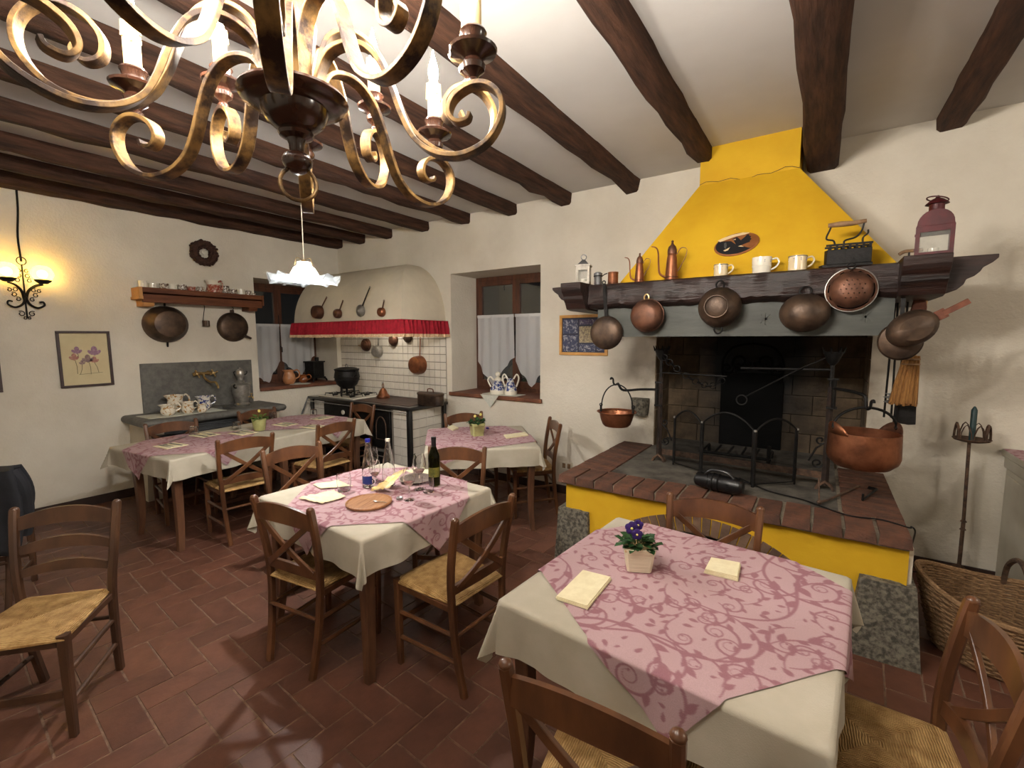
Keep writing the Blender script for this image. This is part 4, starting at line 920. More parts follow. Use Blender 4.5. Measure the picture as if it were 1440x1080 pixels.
# ================================================================ cooking corner
# white tiles on the back wall under the hood
TX0, TX1, TZ0, TZ1 = -6.075, -3.925, .885, 1.78
nx, nz = 22, 9; tw, tz = (TX1-TX0)/nx, (TZ1-TZ0)/nz
MB().bx(TX0, TX1, YB-.006, YB, TZ0, TZ1).build('tile_bed', tile_grout, wall_back, 0)
t_ = MB(); gg = .006; t_.hexa([(gg/2, 0, gg/2), (tw-gg/2, 0, gg/2), (tw-gg/2, 0, tz-gg/2), (gg/2, 0, tz-gg/2)], [(gg/2+.002, -.006, gg/2+.002), (tw-gg/2-.002, -.006, gg/2+.002), (tw-gg/2-.002, -.006, tz-gg/2-.002), (gg/2+.002, -.006, tz-gg/2-.002)])
wt = t_.mesh('wall_tile', 0); wt.materials.append(white_tile)
for i in range(nx):
    for j in range(nz): inst(wt, 'wall_tile', wall_back, Matrix.Translation((TX0+i*tw, YB-.006, TZ0+j*tz)))
# plaster hood: quarter vault on two sides
hx_ = thing('range_hood', 'rounded white plaster range hood over the stove', 'hood', (-5.0, YB, 0)); HT = Matrix.Translation((5.0, -YB, 0))
rows = []
for k in range(19):
    a = PI/2*k/18; c, s = math.cos(a), math.sin(a); y = YB-.735*c**.9; x = -4.56+.635*c**.9; z = 1.86+.78*s
    rows.append([(XL+.002, YB-.001, z), (XL+.002, y, z), ((XL+x)/2, y, z), (x, y, z), (x, YB-.001, z)])
rows = [[(p[0], p[1], 1.72) for p in rows[0]]] + rows
o = MB(HT).grid(rows).build('vault', hood_white, hx_, 50)
inn = [[(XL+.002, 3.615, 1.73), (-3.985, 3.615, 1.73), (-3.985, YB-.01, 1.73)], [(XL+.002, 3.615, 1.9), (-3.985, 3.615, 1.9), (-3.985, YB-.01, 1.9)], [(XL+.002, 4.0, 2.5), (-4.4, 4.0, 2.5), (-4.4, YB-.01, 2.5)]]
MB(HT).grid(inn).build('inner_face', hood_white, hx_, 0)
MB(HT).bx(XL+.002, -3.925, 3.565, 3.615, 1.715, 1.735).bx(-3.975, -3.925, 3.615, YB-.01, 1.715, 1.735).build('lower_edge', hood_white, hx_, 0)
hl = MB(HT).ball((-4.75, 4.0, 1.93), .028, 14, 10).build('hood_bulb', hood_glow, hx_, 60); MB(HT).tube([(-4.75, 4.0, 1.95), (-4.75, 4.0, 2.42)], .012, 10).build('bulb_holder', iron, hx_)
# red pleated valance with fringe
va = thing('hood_valance', 'red pleated cotton valance with cream fringe round the hood', 'valance', (-5.0, YB, 0))
def vpath(off, amp, dz=0, n=460):
    out = []; L1, L2 = -3.925-XL, .735
    for i in range(n+1):
        d = (L1+L2)*i/n; w_ = amp*math.sin(d*2*PI/.062)+amp*.5*math.sin(d*31+1)
        if d < L1: out.append((XL+.012+d*(L1-.012)/L1+off*(d/L1), YB-.735-off-w_, dz))
        else: out.append((-3.925+off+w_, YB-.735+(d-L1)-off*(1-(d-L1)/L2)-.004, dz))
    return out
P = [[(x, y, z_) for x, y, _ in vpath(.046, am)] for z_, am in ((1.895, .006), (1.865, .014), (1.80, .024), (1.735, .028))]
MB(HT).grid(P).build('pleated_cloth', red_cloth, va, 60); P = [[(x, y, z_+random.uniform(-.008, .004) if z_ < 1.72 else z_) for x, y, _ in vpath(.049, .028)] for z_ in (1.738, 1.705)]
MB(HT).grid(P).build('fringe', fringe_mat, va, 60)
MB(HT).tube([(x, y, 1.897) for x, y, _ in vpath(.040, .001, 0, 60)], .006, 5).build('heading_cord', red_cloth, va)
# pans on the hood front
def long_pan(px, py, y, Rpx, hp, m, label, yaw=0, D=.05, mat_h=iron, round_=False, normal=BACK, gap=.0, base=.75):
    q = at(px, py, 1, y); k = mpp(q); R = Rpx*k
    r = pan('hanging_pan', label, 'pan', q+Vector((0, gap, 0)), normal, R, D, R*base, m)
    h = at(hp[0], hp[1], 1, y)-q
    d = Vector((h.x, h.z, 0)); n = d.normalized()
    MB().bar([n*R*.92+Vector((0, 0, .012)), d*.6+Vector((0, 0, .014)), d+Vector((0, 0, .012))], .016, .006, up=(-n.y, n.x, 0)).build('handle', mat_h, r)
    MB().ring(d+n*.008+Vector((0, 0, .012)), .010, .003).build('hanging_eye', mat_h, r)
    return r
yh = lambda z: YB-.735*math.cos(math.asin(min(1, max(0, (z-1.86)/.78))))**.9
long_pan(450, 439, 3.56, 9.5, (460, 419), copper_dark, 'larger copper saucepan on the hood front beside the sink window', D=.10, mat_h=copper_dark, base=.9)
long_pan(477, 441, 3.56, 6.5, (483, 424), copper_dark, 'small copper saucepan second along the hood front', D=.07, mat_h=copper_dark, base=.9)
long_pan(508, 437, 3.56, 8.5, (521, 405), steel, 'dark round ladle pan with long iron handle on the hood front', D=.06, base=.4)
long_pan(538, 439, 3.56, 6.5, (541, 424), copper, 'smallest copper saucepan on the hood front near its corner', D=.06, mat_h=copper_dark, base=.9)
# utensils on the tiles
yt = YB-.014
q = at(516, 485, 1, yt); k = mpp(q)
r = pan('hanging_mould', 'small ribbed copper mould hung on the white tiles', 'mould', q, BACK, 9*k, .07, 4*k, copper_dark); MB().ring((0, 0, .03), 8*k, .008).ring((0, 0, .05), 6*k, .007).build('ribs', copper_dark, r); MB().tube([(-8*k, -2*k, .02), (-16*k, -1*k, .02)], .008).build('handle', brass, r)
long_pan(533, 494, yt, 8.5, (533, 476), steel, 'small steel saucepan hung on the white tiles', D=.09, mat_h=steel, base=.92)
long_pan(554, 478, yt, 8.5, (556, 462), copper_dark, 'round copper pan half hidden behind the valance', D=.06, mat_h=copper_dark)
long_pan(574, 474, yt, 8, (576, 460), copper_brown, 'darker pan half hidden behind the valance corner', D=.05, mat_h=copper_dark)
long_pan(591, 513, yt, 13, (592, 476), copper, 'large copper casserole with long copper handle on the white tiles', D=.13, mat_h=copper, base=.9)
q = at(600, 512, 1, yt)

# kitchen range
SX0, SX1, SY0, SZ = -5.93, -3.93, 3.655, .885
st = thing('kitchen_range', 'long black iron kitchen range with white tiled side', 'stove', (-4.93, 3.97, 0)); ST = Matrix.Translation((4.93, -3.97, 0))
MB(ST).bx(SX0+.03, SX1-.03, SY0+.03, YB-.01, .03, SZ-.04).build('carcass', tile_grout, st, 0)
MB(ST).bx(SX0-.03, SX1+.03, SY0-.02, YB-.007, SZ-.035, SZ).build('top_frame', enamel, st, bevel=.008)
MB(ST).bx(-4.98, SX1-.06, SY0+.05, YB-.05, SZ-.001, SZ+.004).build('cooking_plate', stove_top, st, 0)
for x in (SX0, SX1-.055): MB(ST).bx(x, x+.055, SY0, SY0+.05, 0, SZ-.035).build('corner_post', enamel, st, bevel=.004)
MB(ST).bx(SX1-.05, SX1, YB-.06, YB-.01, 0, SZ-.035).build('corner_post', enamel, st, bevel=.004)
MB(ST).bx(SX0+.055, SX1-.055, SY0+.02, SY0+.035, 0, .07).build('plinth', enamel, st, 0)
sw, sh = .125, .11
t2 = MB().hexa([(.002, 0, .002), (sw-.002, 0, .002), (sw-.002, 0, sh-.002), (.002, 0, sh-.002)], [(.004, -.006, .004), (sw-.004, -.006, .004), (sw-.004, -.006, sh-.004), (.004, -.006, sh-.004)]).mesh('range_tile', 0); t2.materials.append(white_tile)
for j in range(7):
    for i in range(4): inst(t2, 'tile', st, ST @ Matrix.Translation((SX1-.03, SY0+.06+i*sw, .06+j*sh)) @ Matrix.Rotation(PI/2, 4, 'Z'))
    for i in range(2): inst(t2, 'tile', st, ST @ Matrix.Translation((-4.25+.0+i*sw+.012, SY0+.03, .06+j*sh)))
    for i in range(2): inst(t2, 'tile', st, ST @ Matrix.Translation((SX0+.06+i*sw, SY0+.03, .06+j*sh)))
for (x0, x1, z0, z1, nm) in ((-5.60, -4.98, .60, .83, 'drawer_front'), (-5.60, -4.98, .10, .57, 'oven_door'), (-4.94, -4.62, .10, .83, 'oven_door'), (-4.58, -4.27, .34, .83, 'fire_door'), (-4.58, -4.27, .08, .29, 'ash_door')):
    d = MB(ST).bx(x0, x1, SY0-.005, SY0+.03, z0, z1).build(nm, iron, st, bevel=.006)
    xm = (x0+x1)/2
    if nm == 'fire_door':
        MB(ST).tube([(xm+.09*math.cos(a), SY0-.01, .60+.13*math.sin(a)) for a in np.linspace(0, PI, 16)], .008, 6).tube([(xm-.09, SY0-.01, .60), (xm-.09, SY0-.01, .45), (xm+.09, SY0-.01, .45), (xm+.09, SY0-.01, .60)], .006, 6).build('door_relief', rust, d)
        MB(ST).box((xm, SY0-.012, .31), (.26, .012, .028)).build('name_plate', steel, d, bevel=.003)
    elif nm == 'drawer_front': MB(ST).lathe([(0, 0), (.03, 0), (.03, .01), (0, .012)], 14, Matrix.Translation((xm+.12, SY0-.006, .72)) @ Matrix.Rotation(PI/2, 4, 'X')).build('dial', porcelain, d)
    else: MB(ST).tube([(xm-.06, SY0-.02, z1-.05), (xm+.06, SY0-.02, z1-.05)], .008).build('handle', steel, d)
MB(ST).tube([(SX0, SY0-.045, SZ-.06), (SX1, SY0-.045, SZ-.06)], .007).build('towel_rail', steel, st)
MB(ST).bar([(SX0-.03, SY0-.01, SZ-.02), (SX0-.135, SY0-.2, .30)], .02, .01).build('flue_stay', zinc, st)
# gas hob
hb = thing('gas_hob', 'white enamel gas hob with iron grates on the range', 'hob', (-5.40, 3.985, SZ))
MB().bx(-.42, .36, -.27, .24, 0, .014).build('tray', porcelain, hb, bevel=.005)
for i, x in enumerate((-.23, .15)):
    for y in (-.13, .11):
        b = MB().ring((x, y, .042), .085, .005, n=18)
        for k in range(4): a = k*PI/2+PI/4; b.bar([(x+.03*math.cos(a), y+.03*math.sin(a), .045), (x+.13*math.cos(a), y+.13*math.sin(a), .045), (x+.135*math.cos(a), y+.135*math.sin(a), .014)], .009, .009)
        b.build('pan_grate', iron, hb); MB().lathe([(0, .014), (.04, .014), (.04, .026), (.03, .032), (0, .032)], 16).build('burner', iron, hb) if False else MB(Matrix.Translation((x, y, 0))).lathe([(0, .014), (.04, .014), (.04, .026), (.03, .032), (0, .032)], 16).build('burner', iron, hb)
# cast-iron pot
p = at(489, 556, 2, SZ+.05); k = mpp(p)
r = thing('cast_iron_pot', 'black three-legged cast-iron pot with lid on the gas hob', 'pot', (p.x, p.y, SZ+.049)); R = 17.5*k*.97; z0 = .09
MB().lathe([(0, z0), (R*.45, z0+.006), (R*.8, z0+.06), (R*.97, z0+.13), (R, z0+.18), (R*.93, z0+.235), (R*.98, z0+.25), (R*.96, z0+.255), (0, z0+.255)], 28).build('belly', iron, r)
MB().ring((0, 0, z0+.16), R*1.0, .006, n=30).ring((0, 0, z0+.12), R*.97, .005, n=30).build('cast_bands', iron, r)
ld = MB().lathe([(R*1.0, z0+.256), (R*1.0, z0+.264), (R*.6, z0+.285), (0, z0+.292)], 28).build('lid', iron, r); MB().ring((0, 0, z0+.305), .022, .005, (0, 1, 0)).build('lid_ring', zinc, ld)
for s in (-1, 1): MB().tube(catmull([(s*R*.95, 0, z0+.235), (s*(R+.035), 0, z0+.24), (s*(R+.035), 0, z0+.19), (s*R*.98, 0, z0+.17)], 4), .007).build('ear', iron, r)
for kk in range(3): a = kk*2*PI/3-PI/2; MB().tube([(R*.55*math.cos(a), R*.55*math.sin(a), z0+.03), (R*.60*math.cos(a), R*.60*math.sin(a), 0)], [.016, .011], 8).build('leg', iron, r)
# copper bell-shaped kettle
p = at(539, 560, 2, SZ); r = thing('copper_bell', 'small copper bell-shaped vessel with loop on the range top', 'kettle', (p.x, p.y, SZ+.004))
MB().lathe([(0, 0), (.085, 0), (.088, .008), (.085, .03), (.06, .06), (.05, .09), (.035, .12), (.015, .135), (0, .137)], 24).build('body', copper, r); MB().ring((0, 0, .165), .032, .006, (.4, 1, 0)).build('loop', copper_dark, r); MB().ball((0, 0, .205), .014).build('knob', steel, r)
MB().ring((0, 0, .022), .088, .004, n=24).build('foot_band', copper_dark, r)
# oval lidded box
p = at(592, 572, 2, SZ); r = thing('oval_pan', 'oval lidded brown copper fish pan on the range corner', 'pan', (p.x+.0, p.y+.16, SZ+.004), math.radians(-4))
MB().lathe([(0, 0), (.19, 0), (.20, .01), (.20, .115), (.205, .12), (.2, .125)], 36, sy=.55, mod=None).build('body', copper_brown, r); ld = MB().lathe([(.208, .125), (.21, .135), (.20, .145), (.1, .152), (0, .153)], 36, sy=.56).build('lid', copper_brown, r)
MB().tube(catmull([(-.05, 0, .15), (-.04, 0, .19), (.04, 0, .19), (.05, 0, .15)], 5), .007).build('lid_handle', copper_dark, ld); MB().ring((0, 0, .06), .201, .004, n=36).build('band', copper_dark, r) if False else None

# ---------------------------------------------------------------- things on the window sills
zs1 = W1[2]+.015
def jug(name, label, p, R, H, m, rz=0, spout=True, group=None, cat='jug', neck=.7):
    r = thing(name, label, cat, p, rz, group)
    def md(rr, z, a):
        if spout and z > H*.86: rr = rr*(1+.22*max(0, math.cos(a-PI))**6)
        return rr, z
    MB().shell([(R*.62, 0), (R*.68, .004), (R*.95, H*.22), (R, H*.42), (R*.86, H*.66), (R*neck, H*.82), (R*(neck+.06), H*.94), (R*(neck+.14), H)], .004, 26, mod=md).build('body', m, r)
    MB().tube(catmull([(R*(neck+.08), 0, H*.93), (R*1.25, 0, H*1.0), (R*1.6, 0, H*.8), (R*1.5, 0, H*.5), (R*.96, 0, H*.38)], 5), max(.004, R*.11)).build('handle', m, r)
    return r
p = at(405, 537, 2, zs1); jug('jug', 'tall tan terracotta jug on the sill of the window by the sink', (XL-.13, at(405, 500, 0, XL-.13).y, zs1+.004), .085, .20, terracotta_jug, .9)
jug('jug', 'small squat amber jug beside the terracotta jug', (XL-.16, at(425, 500, 0, XL-.16).y, zs1+.004), .065, .115, amber_jug, .9)
p = at(444, 520, 0, XL-.25)
r = thing('iron_stove_box', 'small black cast-iron stove box on curved feet on the sill', 'stove', (XL-.28, p.y-.0, zs1), .2)
MB().bx(-.09, .09, -.10, .10, .06, .29).build('body', iron, r, bevel=.006); MB().bx(-.105, .105, -.115, .115, .285, .305).build('top', iron, r, bevel=.004); MB().bx(-.105, .105, -.115, .115, .05, .068).build('base', iron, r, bevel=.004)
for sx in (-1, 1):
    for sy in (-1, 1): MB().bar(catmull([(sx*.08, sy*.09, .055), (sx*.10, sy*.12, .035), (sx*.105, sy*.135, .0)], 4), .02, .014).build('foot', iron, r)
MB().tube([(0, .05, .30), (0, .05, .36)], .03, 12).build('flue', iron, r)
tag(MB().prism([(-.16, -.05), (.05, -.16), (.2, .02), (.1, .13), (-.1, .12)], lambda u, v, w_: (u, v, w_), .004).build('doily', doily, loc=(XL-.12, 3.66, zs1+.0005)), 'pale doily under the jugs on the sill', 'doily')
# porcelain on the back window sill
zs2 = W2[2]+.015
p = at(706, 552, 2, zs2); p = Vector((p.x, YB+.10, 0)); p = at(706, 540, 1, YB+.10)
o = MB().prism([(-.24, .10), (.26, .10), (.26, -.1), (.05, -.125), (-.24, -.1)], lambda u, v, w_: (u, v, w_), .004).build('doily', doily, loc=(p.x, YB+.12, zs2+.0005)); tag(o, 'embroidered white doily on the sill of the back window', 'doily')
MB().prism([(-.22, 0), (.05, 0), (-.07, -.15)], lambda u, v, w_: (u, w_, v), .004).build('hanging_point', doily, o, loc=(0, -.163, .004), smooth=0)
for dx, R, H, m, lb, lid in ((-.075, .095, .20, porcelain_blue, 'blue and white lidded porcelain jar on the back window sill', True), (.11, .075, .24, porcelain_blue, 'narrow blue and white porcelain ewer on the back window sill', False)):
    r = thing('porcelain_jar', lb, 'jar', (p.x+dx, YB+.12, zs2+.005), .3)
    MB().lathe([(0, 0), (R*.8, 0), (R, .02), (R*.98, H*.3), (R*.7, H*.5), (R*.45, H*.7), (R*.5, H*.8), (0, H*.82)], 26).build('body', m, r)
    MB().lathe([(R*.97, .0), (R*1.03, .03), (R*.98, .05)], 24).build('foot_band', porcelain, r)
    for s in (-1, 1): MB().tube(catmull([(s*R*.5, 0, H*.78), (s*R*1.0, 0, H*1.0), (s*R*1.35, 0, H*.8), (s*R*.95, 0, H*.4)], 5), .010).build('handle', porcelain, r)
    if lid: l_ = MB().lathe([(R*.52, H*.8), (R*.5, H*.9), (R*.2, H*1.0), (0, H*1.02)], 22).build('lid', porcelain, r); MB().ball((0, 0, H*1.16), .034, 12, 8).build('finial', porcelain, l_)

# ================================================================ side wall: sink, shelf, pictures, sconce
sk = thing('stone_sink', 'grey stone sink slab with tall stone splashback', 'sink', (XL, 2.33, 0)); KT = Matrix.Translation((-XL, -2.33, 0))
MB(KT).bx(XL+.001, XL+.025, 1.79, 2.95, .87, 1.42).build('splashback', stone_grey, sk, bevel=.003)
kx = XL+.58
for (x0, x1, y0, y1) in ((XL+.001, XL+.16, 1.63, 3.03), (kx-.10, kx, 1.63, 3.03), (XL+.16, kx-.10, 1.63, 2.12), (XL+.16, kx-.10, 2.52, 3.03)):
    MB(KT).bx(x0, x1, y0, y1, .80, .88).build('slab', stone_grey, sk, bevel=.0 if x0 > XL+.1 and x1 < kx else .0)
MB(KT).tube([(kx-.005, 1.63, .84), (kx-.005, 3.03, .84)], .04, 14).tube([(XL, 1.635, .84), (kx-.005, 1.635, .84)], .04, 14).tube([(XL, 3.025, .84), (kx-.005, 3.025, .84)], .04, 14).ball((kx-.005, 1.633, .84), .04).ball((kx-.005, 3.027, .84), .04).build('rounded_nosing', stone_grey, sk)
MB(KT).bx(XL+.16, kx-.10, 2.12, 2.52, .70, .715).bx(XL+.15, XL+.165, 2.12, 2.52, .70, .81).bx(kx-.11, kx-.095, 2.12, 2.52, .70, .81).bx(XL+.16, kx-.1, 2.11, 2.125, .7, .81).bx(XL+.16, kx-.1, 2.515, 2.53, .7, .81).build('basin', stone_grey, sk, 0)
apron = mat('dark_slate', (70, 72, 74), .5, col2=(54, 56, 58), scale=12)
MB(KT).bx(XL+.001, kx-.07, 1.70, 2.96, .30, .80).build('apron', apron, sk, 0)
for z in (.735, .755, .69): MB(KT).bx(XL+.05, kx-.055, 1.69, 2.97, z, z+.012).build('apron_moulding', apron, sk, bevel=.003)
for y0, y1 in ((1.66, 1.80), (2.86, 3.0)): MB(KT).prism([(XL, 0), (kx-.2, 0), (kx-.12, .55), (kx-.04, .80), (XL, .80)], lambda u, v, w_, y0=y0: (u, y0+w_, v), y1-y0).build('bracket', hood_white, sk, 0)
p = at(285, 525, 0, XL+.03); tp = thing('brass_tap', 'old brass two-handled wall tap over the stone sink', 'tap', M=on_wall(Vector((XL+.026, p.y, p.z)), LEFT))
MB().tube([(-.11, 0, .03), (.11, 0, .03)], .016, 12).build('body', brass, tp); MB().tube(catmull([(0, 0, .03), (.0, -.05, .05), (.03, -.10, .12), (.05, -.10, .20), (.055, -.14, .24), (.055, -.17, .245)], 5), .012, 10).build('spout', brass, tp)
for s in (-1, 1):
    h_ = MB().lathe([(.02, 0), (.014, .02), (.016, .06), (0, .065)], 12, Matrix.Translation((s*.085, .0, .03))).build('valve', brass, tp); b = MB()
    for k in range(4): a = k*PI/2+.4; b.tube([(s*.085, 0, .085), (s*.085+.04*math.cos(a), .04*math.sin(a), .085)], .007, 7).ball((s*.085+.042*math.cos(a), .042*math.sin(a), .085), .010, 8, 6)
    b.build('cross_handle', brass, h_)
MB().lathe([(.028, -.001), (.024, .01), (.014, .03)], 14, Matrix.Translation((-.06, 0, 0))).lathe([(.028, -.001), (.024, .01), (.014, .03)], 14, Matrix.Translation((.06, 0, 0))).build('wall_flange', brass, tp)
# samovar
p = at(340, 565, 2, .88); sm = thing('samovar', 'pewter samovar with teapot on top at the end of the sink', 'samovar', (XL+.27, at(339, 545, 0, XL+.27).y, .88), .6); sm.scale = (.78, .78, .74)
MB().lathe([(0, 0), (.10, 0), (.11, .02), (.09, .05), (.095, .10), (.115, .16), (.125, .24), (.13, .34), (.135, .345), (.12, .36), (.08, .375), (.05, .385)], 28).build('body', steel, sm)
t1 = MB().lathe([(.05, .385), (.055, .40), (.04, .42), (.04, .45), (.055, .455), (.055, .47), (.065, .49), (.07, .53), (.06, .57), (.045, .58)], 24).build('teapot', steel, sm)
MB().lathe([(.048, .58), (.04, .595), (.015, .605), (.012, .62), (0, .625)], 18).build('teapot_lid', steel, t1); MB().tube(catmull([(.06, 0, .50), (.10, 0, .53), (.105, 0, .57)], 4), .008).build('teapot_spout', iron, t1); MB().tube(catmull([(-.06, 0, .56), (-.10, 0, .55), (-.09, 0, .50), (-.065, 0, .495)], 4), .006).build('teapot_handle', iron, t1)
for s in (-1, 1): MB().tube(catmull([(0, s*.125, .30), (0, s*.165, .31), (0, s*.18, .345), (0, s*.15, .355)], 4), .011).build('grip', iron, sm)
MB().tube(catmull([(.11, 0, .14), (.17, 0, .14), (.18, 0, .11)], 4), .011).tube([(.155, 0, .14), (.155, 0, .19)], .006).box((.155, 0, .195), (.04, .012, .012)).build('spigot', brass, sm)
# jugs on a cloth
zc_ = .881
tag(MB().prism([(-.17, -.35), (.13, -.33), (.18, -.1), (.15, .15), (.18, .38), (-.14, .36)], lambda u, v, w_: (u, v, w_), .004).build('sink_cloth', doily, loc=(XL+.36, 2.02, zc_-.0005)), 'cream cloth spread on the stone sink under the jugs', 'cloth')
def wj(px, py, xw): q = at(px, py, 0, xw); return (xw, q.y, zc_+.004)
jug('painted_jug', 'white jug with flower bands standing at the splashback side of the sink cloth', wj(246, 560, XL+.24), .08, .19, floral, 1.35, neck=.92)
jug('painted_jug', 'squat white jug with orange flowers at the cloth edge facing the room', wj(236, 574, XL+.42), .068, .115, floral, 1.35, neck=.9)
jug('painted_jug', 'white jug with yellow flowers in the middle of the sink cloth', wj(264, 572, XL+.43), .060, .125, floral, 1.5, neck=.9)
jug('painted_jug', 'smallest white jug with yellow flowers on the sink cloth', wj(284, 575, XL+.50), .045, .09, floral, 1.5, neck=.9)
jug('painted_jug', 'white jug painted with deep blue flowers on the sink', wj(287, 568, XL+.30), .07, .155, floral_blue, 1.4, neck=.92)
# shelf
sh = thing('plate_shelf', 'thick dark wooden wall shelf with light sawn ends over the sink', 'shelf', (XL, 2.40, 0)); LT = Matrix.Translation((-XL, -2.40, 0))
MB(LT).bx(XL+.001, XL+.235, 1.80, 3.02, 2.155, 2.17).build('board', shelf_wood, sh, 0); MB(LT).bx(XL+.20, XL+.235, 1.80, 3.02, 2.07, 2.225).build('front_board', shelf_wood, sh, bevel=.004)
MB(LT).bx(XL+.001, XL+.24, 1.775, 1.80, 2.13, 2.225).bx(XL+.001, XL+.25, 1.765, 1.80, 2.10, 2.13).build('end_cap', shelf_end, sh, 0); MB(LT).bx(XL+.001, XL+.24, 3.02, 3.04, 2.10, 2.225).build('end_cap', shelf_wood, sh, 0)
for y in (1.86, 2.93): MB(LT).prism([(XL+.001, 2.155), (XL+.20, 2.155), (XL+.20, 2.06), (XL+.18, 2.03), (XL+.001, 2.03)], lambda u, v, w_, y=y: (u, y-.05+w_, v), .10).build('bracket', shelf_end if y < 2 else shelf_wood, sh, bevel=.004)
zsh = 2.171
cups = [(1.85, .040, .13, porcelain, 'white'), (1.945, .043, .115, porcelain, 'cream'), (2.04, .043, .12, floral_dark, 'dark flowered'), (2.13, .041, .12, porcelain, 'plain white'), (2.22, .043, .125, floral_dark, 'brown flowered'), (2.31, .041, .11, rose_china, 'red flowered'), (2.395, .038, .115, floral_dark, 'small brown flowered'),
        (2.665, .044, .15, floral_dark, 'grey patterned'), (2.757, .042, .12, floral_dark, 'brown spotted'), (2.846, .042, .125, porcelain, 'white ring-handled'), (2.93, .037, .115, floral_dark, 'dark patterned'), (2.992, .023, .09, floral_dark, 'smallest dark patterned')]
for y, R, H, m, lb in cups:
    r = thing('shelf_cup', lb+' china cup standing on the wall shelf', 'cup', (XL+.09+random.uniform(-.015, .01), y, zsh), random.uniform(-.3, .3), 'china on the wall shelf')
    MB().shell([(R*.7, 0), (R*.75, .004), (R*.95, H*.4), (R, H)], .003, 20).build('cup', m, r); MB().tube(catmull([(R*.97, 0, H*.85), (R*1.6, 0, H*.8), (R*1.5, 0, H*.4), (R*.9, 0, H*.3)], 4), .005).build('handle', m, r)
r = jug('shelf_jug', 'red painted china jug with wide white lip on the wall shelf', (XL+.118, 2.53, zsh), .085, .19, rose_china, .25, neck=.8)
MB().shell([(.066, .135), (.07, .15), (.078, .18), (.092, .20)], .003, 24, mod=lambda rr, z, a: (rr*(1+.2*max(0, math.cos(a-PI))**4), z)).build('lip', porcelain, r)
# hung under the shelf
q = at(233, 456, 0, XL+.03); k = mpp(q); r = pan('hanging_pan', 'large dark deep iron pan hung under the wall shelf', 'pan', Vector((XL+.012, q.y, q.z)), LEFT, 29*k*.93, .17, 21*k*.93, copper_brown, sy=.95)
for s in (-1, 1): MB().ring((0, s*30*k*.93, .03), .026, .008, (1, 0, .2)).build('ring_handle', iron, r)
MB().tube([(0, 32*k*.93, .02), (0, 37*k, .02)], .005).build('hook', iron, r)
q = at(328, 460, 0, XL+.03); k = mpp(q); r = pan('hanging_pan', 'round dark iron pan with short spout hung under the shelf end', 'pan', Vector((XL+.012, q.y, q.z)), LEFT, 20.5*k, .07, 17*k, copper_brown)
MB().tube([(12*k, -12*k, .06), (18*k, -16*k, .12)], [.018, .013], 10).build('spout', copper_brown, r); MB().box((0, 21*k, .01), (.045, .05, .015)).build('lug', copper_brown, r); MB().tube(catmull([(0, 23*k, .01), (.02, 26*k, .01), (-.01, 30*k, .01)], 4), .004).build('hook', iron, r)
q = at(289, 455, 0, XL+.03); r = thing('hanging_ladle', 'small cup ladle with thin wire stem hung under the shelf', 'ladle', M=on_wall(Vector((XL+.045, q.y, q.z)), LEFT))
MB(Matrix.Rotation(-PI/2, 4, 'X')).shell([(.036, -.035), (.037, -.03), (.037, .035)], .003, 18).build('cup', copper_brown, r); MB().tube(catmull([(-.03, .03, .0), (-.02, .10, .0), (-.005, .2, 0), (-.03, .235, 0), (-.03, .25, .0)], 4), .004).build('stem', iron, r); MB().bx(.0, .008, -.03, .03, .036, .039).build('bright_stripe', steel, r, 0)
# wreath
q = at(286, 356, 0, XL+.03); wr = thing('dried_wreath', 'round dried wreath with small heart hung high over the shelf', 'wreath', M=on_wall(Vector((XL+.04, q.y, q.z)), LEFT))
b = MB()
for i in range(420):
    a = random.random()*2*PI; rr = .105+random.uniform(-.045, .04); b.ball((rr*math.cos(a), rr*math.sin(a)*1.02, random.uniform(-.02, .03)), random.uniform(.012, .02), 6, 4, (1, .8, .7))
b.ring((0, 0, 0), .105, .042).build('dried_cones', wreath_mat, wr, 60)['kind'] = 'stuff'
MB().prism([(0, -.028), (.03, .004), (.026, .022), (.012, .026), (0, .016), (-.012, .026), (-.026, .022), (-.03, .004)], lambda u, v, w_: (u, v, .0+w_), .012).build('heart', porcelain, wr, bevel=.003)
# iris print
q0, q1 = at(78, 466, 0, XL), at(160, 541, 0, XL); W, H = .40, .553
pc_ = thing('framed_print', 'framed botanical print of purple irises with thin dark frame', 'picture', M=on_wall(Vector((XL, 1.362, 1.49)), LEFT) @ Matrix.Rotation(.006, 4, 'Z'))
frame_parts(pc_, W, H, .022, .03, frame_dark); MB().bx(-W/2+.012, W/2-.012, -H/2+.012, H/2-.012, .004, .010).build('paper', print_paper, pc_, 0)
def blob(cx, cy, rx, ry, m, nm, z=.0102, rot=0): return flat([(cx+rx*math.cos(a)*math.cos(rot)-ry*math.sin(a)*math.sin(rot), cy+rx*math.cos(a)*math.sin(rot)+ry*math.sin(a)*math.cos(rot)) for a in np.linspace(0, 2*PI, 13)[:-1]], z, .0008, m, nm, pc_)
iris_a = mat('iris_purple_ink', (136, 100, 128), .8, col2=(170, 138, 150), scale=60); iris_b = mat('iris_pink_ink', (188, 140, 124), .8, col2=(160, 106, 100), scale=60); iris_c = mat('iris_mauve_ink', (162, 140, 132), .8, col2=(130, 104, 110), scale=60); ink_g = mat('stem_ink', (96, 92, 70), .8)
